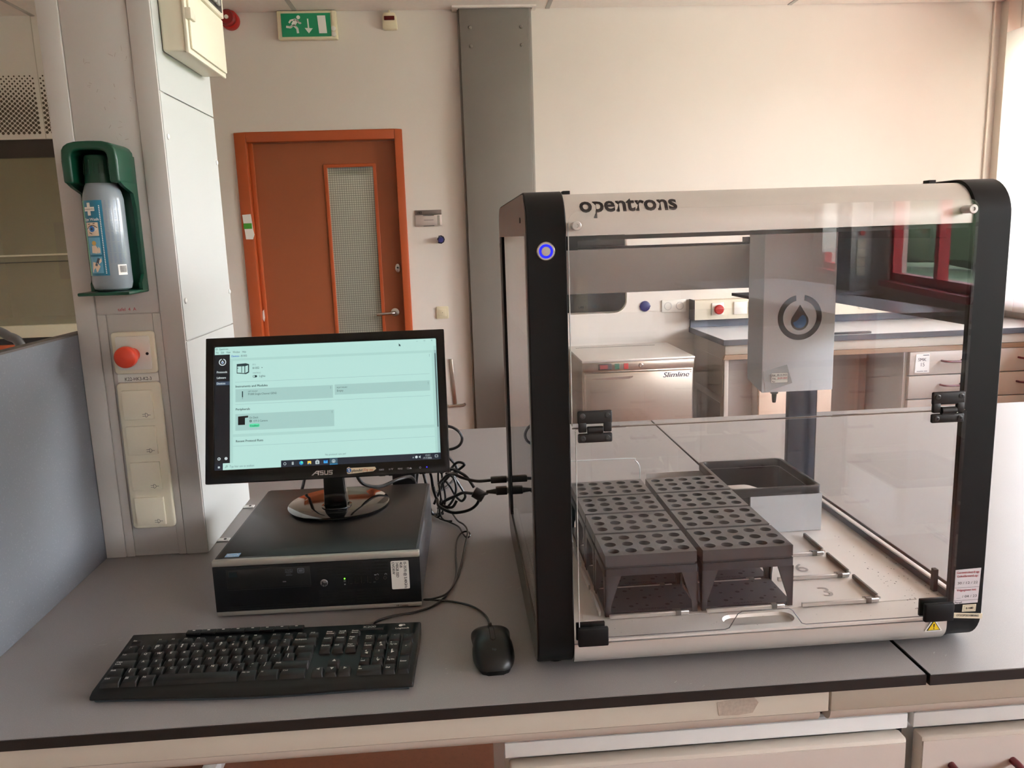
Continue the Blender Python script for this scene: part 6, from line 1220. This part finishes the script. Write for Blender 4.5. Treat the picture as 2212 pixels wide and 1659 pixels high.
# ------------------------------------------------------------------ tube racks
m_rack = mat('rack_grey', (84, 84, 86), 0.36, var=0.04, scale=50); m_rack2 = mat('rack_dark', (62, 66, 71), 0.38); m_deep = mat('rack_hole', (22, 22, 24), 0.6)
RWX, RDY = 0.1380, 0.0870
def rack():
    t = thing('tube_rack', '-', 'tube rack', (0, 0, 0.0508), local=True)
    zb = 0.0508; H = lambda z: z-zb
    L = MB().prism(rrect(0.0015, 0.0015, RWX-0.0015, RDY-0.0015, 0.003, 3), 'z', 0.0, 0.0060).build('base_plate', m_rack2, t)
    hol = MB(); hp_ = Pl((0, 0, 0.0060), (1, 0, 0), (0, 1, 0)); rnd = random.Random(11)
    for i in range(5):
        for j in range(3):
            cx, cy = 0.0166+i*0.0262, 0.0175+j*0.0260
            hol.poly(hp_, circ(cx+rnd.uniform(-.004, .004), cy, 0.0036 if (i+j) % 2 else 0.0026, 10), 0.0003)
            if (i*3+j) % 2: hol.poly(hp_, circ(cx+0.010, cy+0.007, 0.0022, 8), 0.0003)
    hol.build('base_holes', m_deep, L)
    MB().text(hp_, 'opentrons', RWX*0.36, 0.0035, 0.0105, 0.0004).build('base_lettering', m_deep, L)
    zt0, zt1 = 0.0060, 0.0630
    for sx_ in (0, 1):
        for sy_ in (0, 1):
            X = (lambda v: v) if not sx_ else (lambda v: RWX-v)
            Y = (lambda v: v) if not sy_ else (lambda v: RDY-v)
            m = MB()
            m.prism([(X(0.0), zt0-0.006), (X(0.0075), zt0-0.006), (X(0.0085), zt0+0.010), (X(0.024), zt1), (X(0.0), zt1)], 'y', *sorted((Y(0.0), Y(0.0026))))
            m.prism([(Y(0.0), zt0-0.006), (Y(0.0065), zt0-0.006), (Y(0.0075), zt0+0.010), (Y(0.018), zt1), (Y(0.0), zt1)], 'x', *sorted((X(0.0), X(0.0026))))
            m.build('leg', m_rack2, t)
    MB().ring(rrect(0, 0, RWX, RDY, 0.003, 3), rrect(0.003, 0.003, RWX-0.003, RDY-0.003, 0.002, 3), 'z', zt1, 0.0745).build('collar', m_rack2, t)
    # top plate with fifteen holes
    zp1, zp0 = 0.0945, 0.0780; ins = 0.0012
    b = MB(); n = 20; cw, chh = 0.0262, 0.0260; r_ = 0.0089
    gx, gy = (RWX-5*cw)/2, (RDY-3*chh)/2
    for i in range(5):
        for j in range(3):
            cx, cy = gx+(i+0.5)*cw, gy+(j+0.5)*chh; top = []; low = []; rim = []
            for k in range(n):
                a = 2*PI*k/n+PI/4; c, s_ = math.cos(a), math.sin(a); q = 1/max(abs(c)/(cw/2), abs(s_)/(chh/2))
                rim.append((cx+c*q, cy+s_*q, zp1)); top.append((cx+r_*c, cy+r_*s_, zp1)); low.append((cx+r_*c, cy+r_*s_, zp0+0.002))
            b.add(rim+top+low, [(k, (k+1) % n, n+(k+1) % n, n+k) for k in range(n)]+[(n+k, n+(k+1) % n, 2*n+(k+1) % n, 2*n+k) for k in range(n)])
    x0, x1, y0, y1 = gx, RWX-gx, gy, RDY-gy; A0, A1, B0, B1 = ins, RWX-ins, ins, RDY-ins
    V = [(A0, B0, zp1), (A1, B0, zp1), (A1, B1, zp1), (A0, B1, zp1), (x0, y0, zp1), (x1, y0, zp1), (x1, y1, zp1), (x0, y1, zp1)]
    b.add(V, [(0, 1, 5, 4), (1, 2, 6, 5), (2, 3, 7, 6), (3, 0, 4, 7)])
    b.add([(A0, B0, zp1), (A1, B0, zp1), (A1, B1, zp1), (A0, B1, zp1), (A0, B0, zp0), (A1, B0, zp0), (A1, B1, zp0), (A0, B1, zp0)], [(0, 1, 5, 4), (1, 2, 6, 5), (2, 3, 7, 6), (3, 0, 4, 7)])
    b.build('top_plate', m_rack, t)
    MB().ring([(ins+0.002, ins+0.002), (RWX-ins-0.002, ins+0.002), (RWX-ins-0.002, RDY-ins-0.002), (ins+0.002, RDY-ins-0.002)], [(0.006, 0.006), (RWX-0.006, 0.006), (RWX-0.006, RDY-0.006), (0.006, RDY-0.006)], 'z', 0.0745, zp0+0.001).build('plate_skirt', m_rack2, t)
    hm = MB(); top_ = Pl((0, 0, zp1), (1, 0, 0), (0, 1, 0))
    for i in range(5):
        for j in range(3):
            cx, cy = gx+(i+0.5)*cw, gy+(j+0.5)*chh; hm.ring2(top_, circ(cx, cy, r_+0.0008, 20), circ(cx, cy, r_, 20), 0.0002)
    hm.build('hole_rims', mat('rack_rim', (104, 102, 100), 0.35), t)
    return t
proto = rack()
names = [['leftmost front grey tube rack nearest the mouse side', 'second rack from the front in the left column', 'third rack from the front in the left column', 'rearmost grey tube rack in the left column'],
         ['front grey tube rack in the right column beside handle recess', 'second rack from the front in the right column', 'third rack from the front in the right column', 'rearmost grey tube rack in front of the waste bin']]
first = True
for c in range(2):
    for r in range(4):
        o = proto if first else copy_tree(proto); first = False
        o.location = (CX0+c*CP+0.001, RY0+r*RP+0.002, 0.0508+BZ)
        o['label'] = names[c][r]; o['group'] = 'tube racks on the robot deck'
# ------------------------------------------------------------------ the rest of the lab behind the viewpoint (seen in reflections)
def island(x0, x1, y0, y1, label, base=True):
    t = thing('lab_bench', label, 'bench', ((x0+x1)/2, (y0+y1)/2, FZ))
    MB().box(x0, x1, y0, y1, -0.03, 0.0).build('worktop', MATS['worktop'], t); MB().box(x0-0.001, x1+0.001, y1-0.001, y1+0.001, -0.031, -0.001).build('edge_band', MATS['edge_black'], t)
    MB().box(x0, x1, y1-0.03, y1-0.012, -0.09, -0.031).build('apron', MATS['beige'], t)
    x = x0+0.02; MB().box(x0+0.02, x1-0.02, y0+0.1, y1-0.06, FZ+0.001, -0.09).build('carcass', MATS['alu_white'], t)
    while x+0.5 < x1:
        z = -0.10
        for h in (0.17, 0.17, 0.2, 0.22):
            d = MB().box(x+0.008, x+0.50, y1-0.058, y1-0.036, z-h+0.008, z).build('drawer', MATS['beige_drawer'], t, bevel=0.003)
            MB().tube([(x+0.2, y1-0.036, z-0.06), (x+0.2, y1-0.015, z-0.06), (x+0.3, y1-0.015, z-0.06), (x+0.3, y1-0.036, z-0.06)], 0.006, 8, 3).build('handle', MATS['maroon'], d)
            z -= h
        x += 0.52
island(-1.6, 2.3, -3.9, -2.55, 'long beige lab bench behind the viewpoint, reflected in door')
sp3 = thing('far_service_pillar', 'white service pillar with sockets by the red windows', 'pillar', (3.70, -6.5, 0.001))
MB().box(3.6, 3.8, -6.65, -6.35, 0.001, CZ-0.002).build('core', m_ps, sp3, bevel=0.003)
for k in range(4): MB().box(3.655, 3.735, -6.35, -6.335, 0.14+k*0.085, 0.215+k*0.085).build('socket_flap', MATS['cream_plastic'], sp3, bevel=0.003)
MB().lathe([(0.02, 0), (0.022, 0.03), (0, 0.034)], (3.695, -6.35, 0.53), 'y', 18, caps=False).build('stop_knob', MATS['red_plastic'], sp3)
fb = thing('window_bench', 'pale bench under the red windows behind the viewpoint', 'bench', (3.0, -6.2, FZ))
MB().box(2.55, 3.40, -8.6, -4.3, -0.03, 0.0).box(3.40, 3.85, -8.6, -6.2, -0.03, 0.0).build('worktop', MATS['counter_top'], fb); MB().box(2.6, 3.3, -8.5, -4.4, FZ+0.001, -0.03).build('cabinet', MATS['beige_drawer'], fb)

ip_ = thing('island_pillar', 'white service pillar on the bench behind the viewpoint', 'pillar', (0.535, -3.15, 0.001))
MB().box(0.45, 0.62, -3.30, -3.0, 0.001, CZ-0.002).build('core', m_ps, ip_, bevel=0.003)
MB().box(0.50, 0.57, -3.0, -2.992, 0.1, 0.4).build('socket_plate', MATS['cream_plastic'], ip_, bevel=0.003)
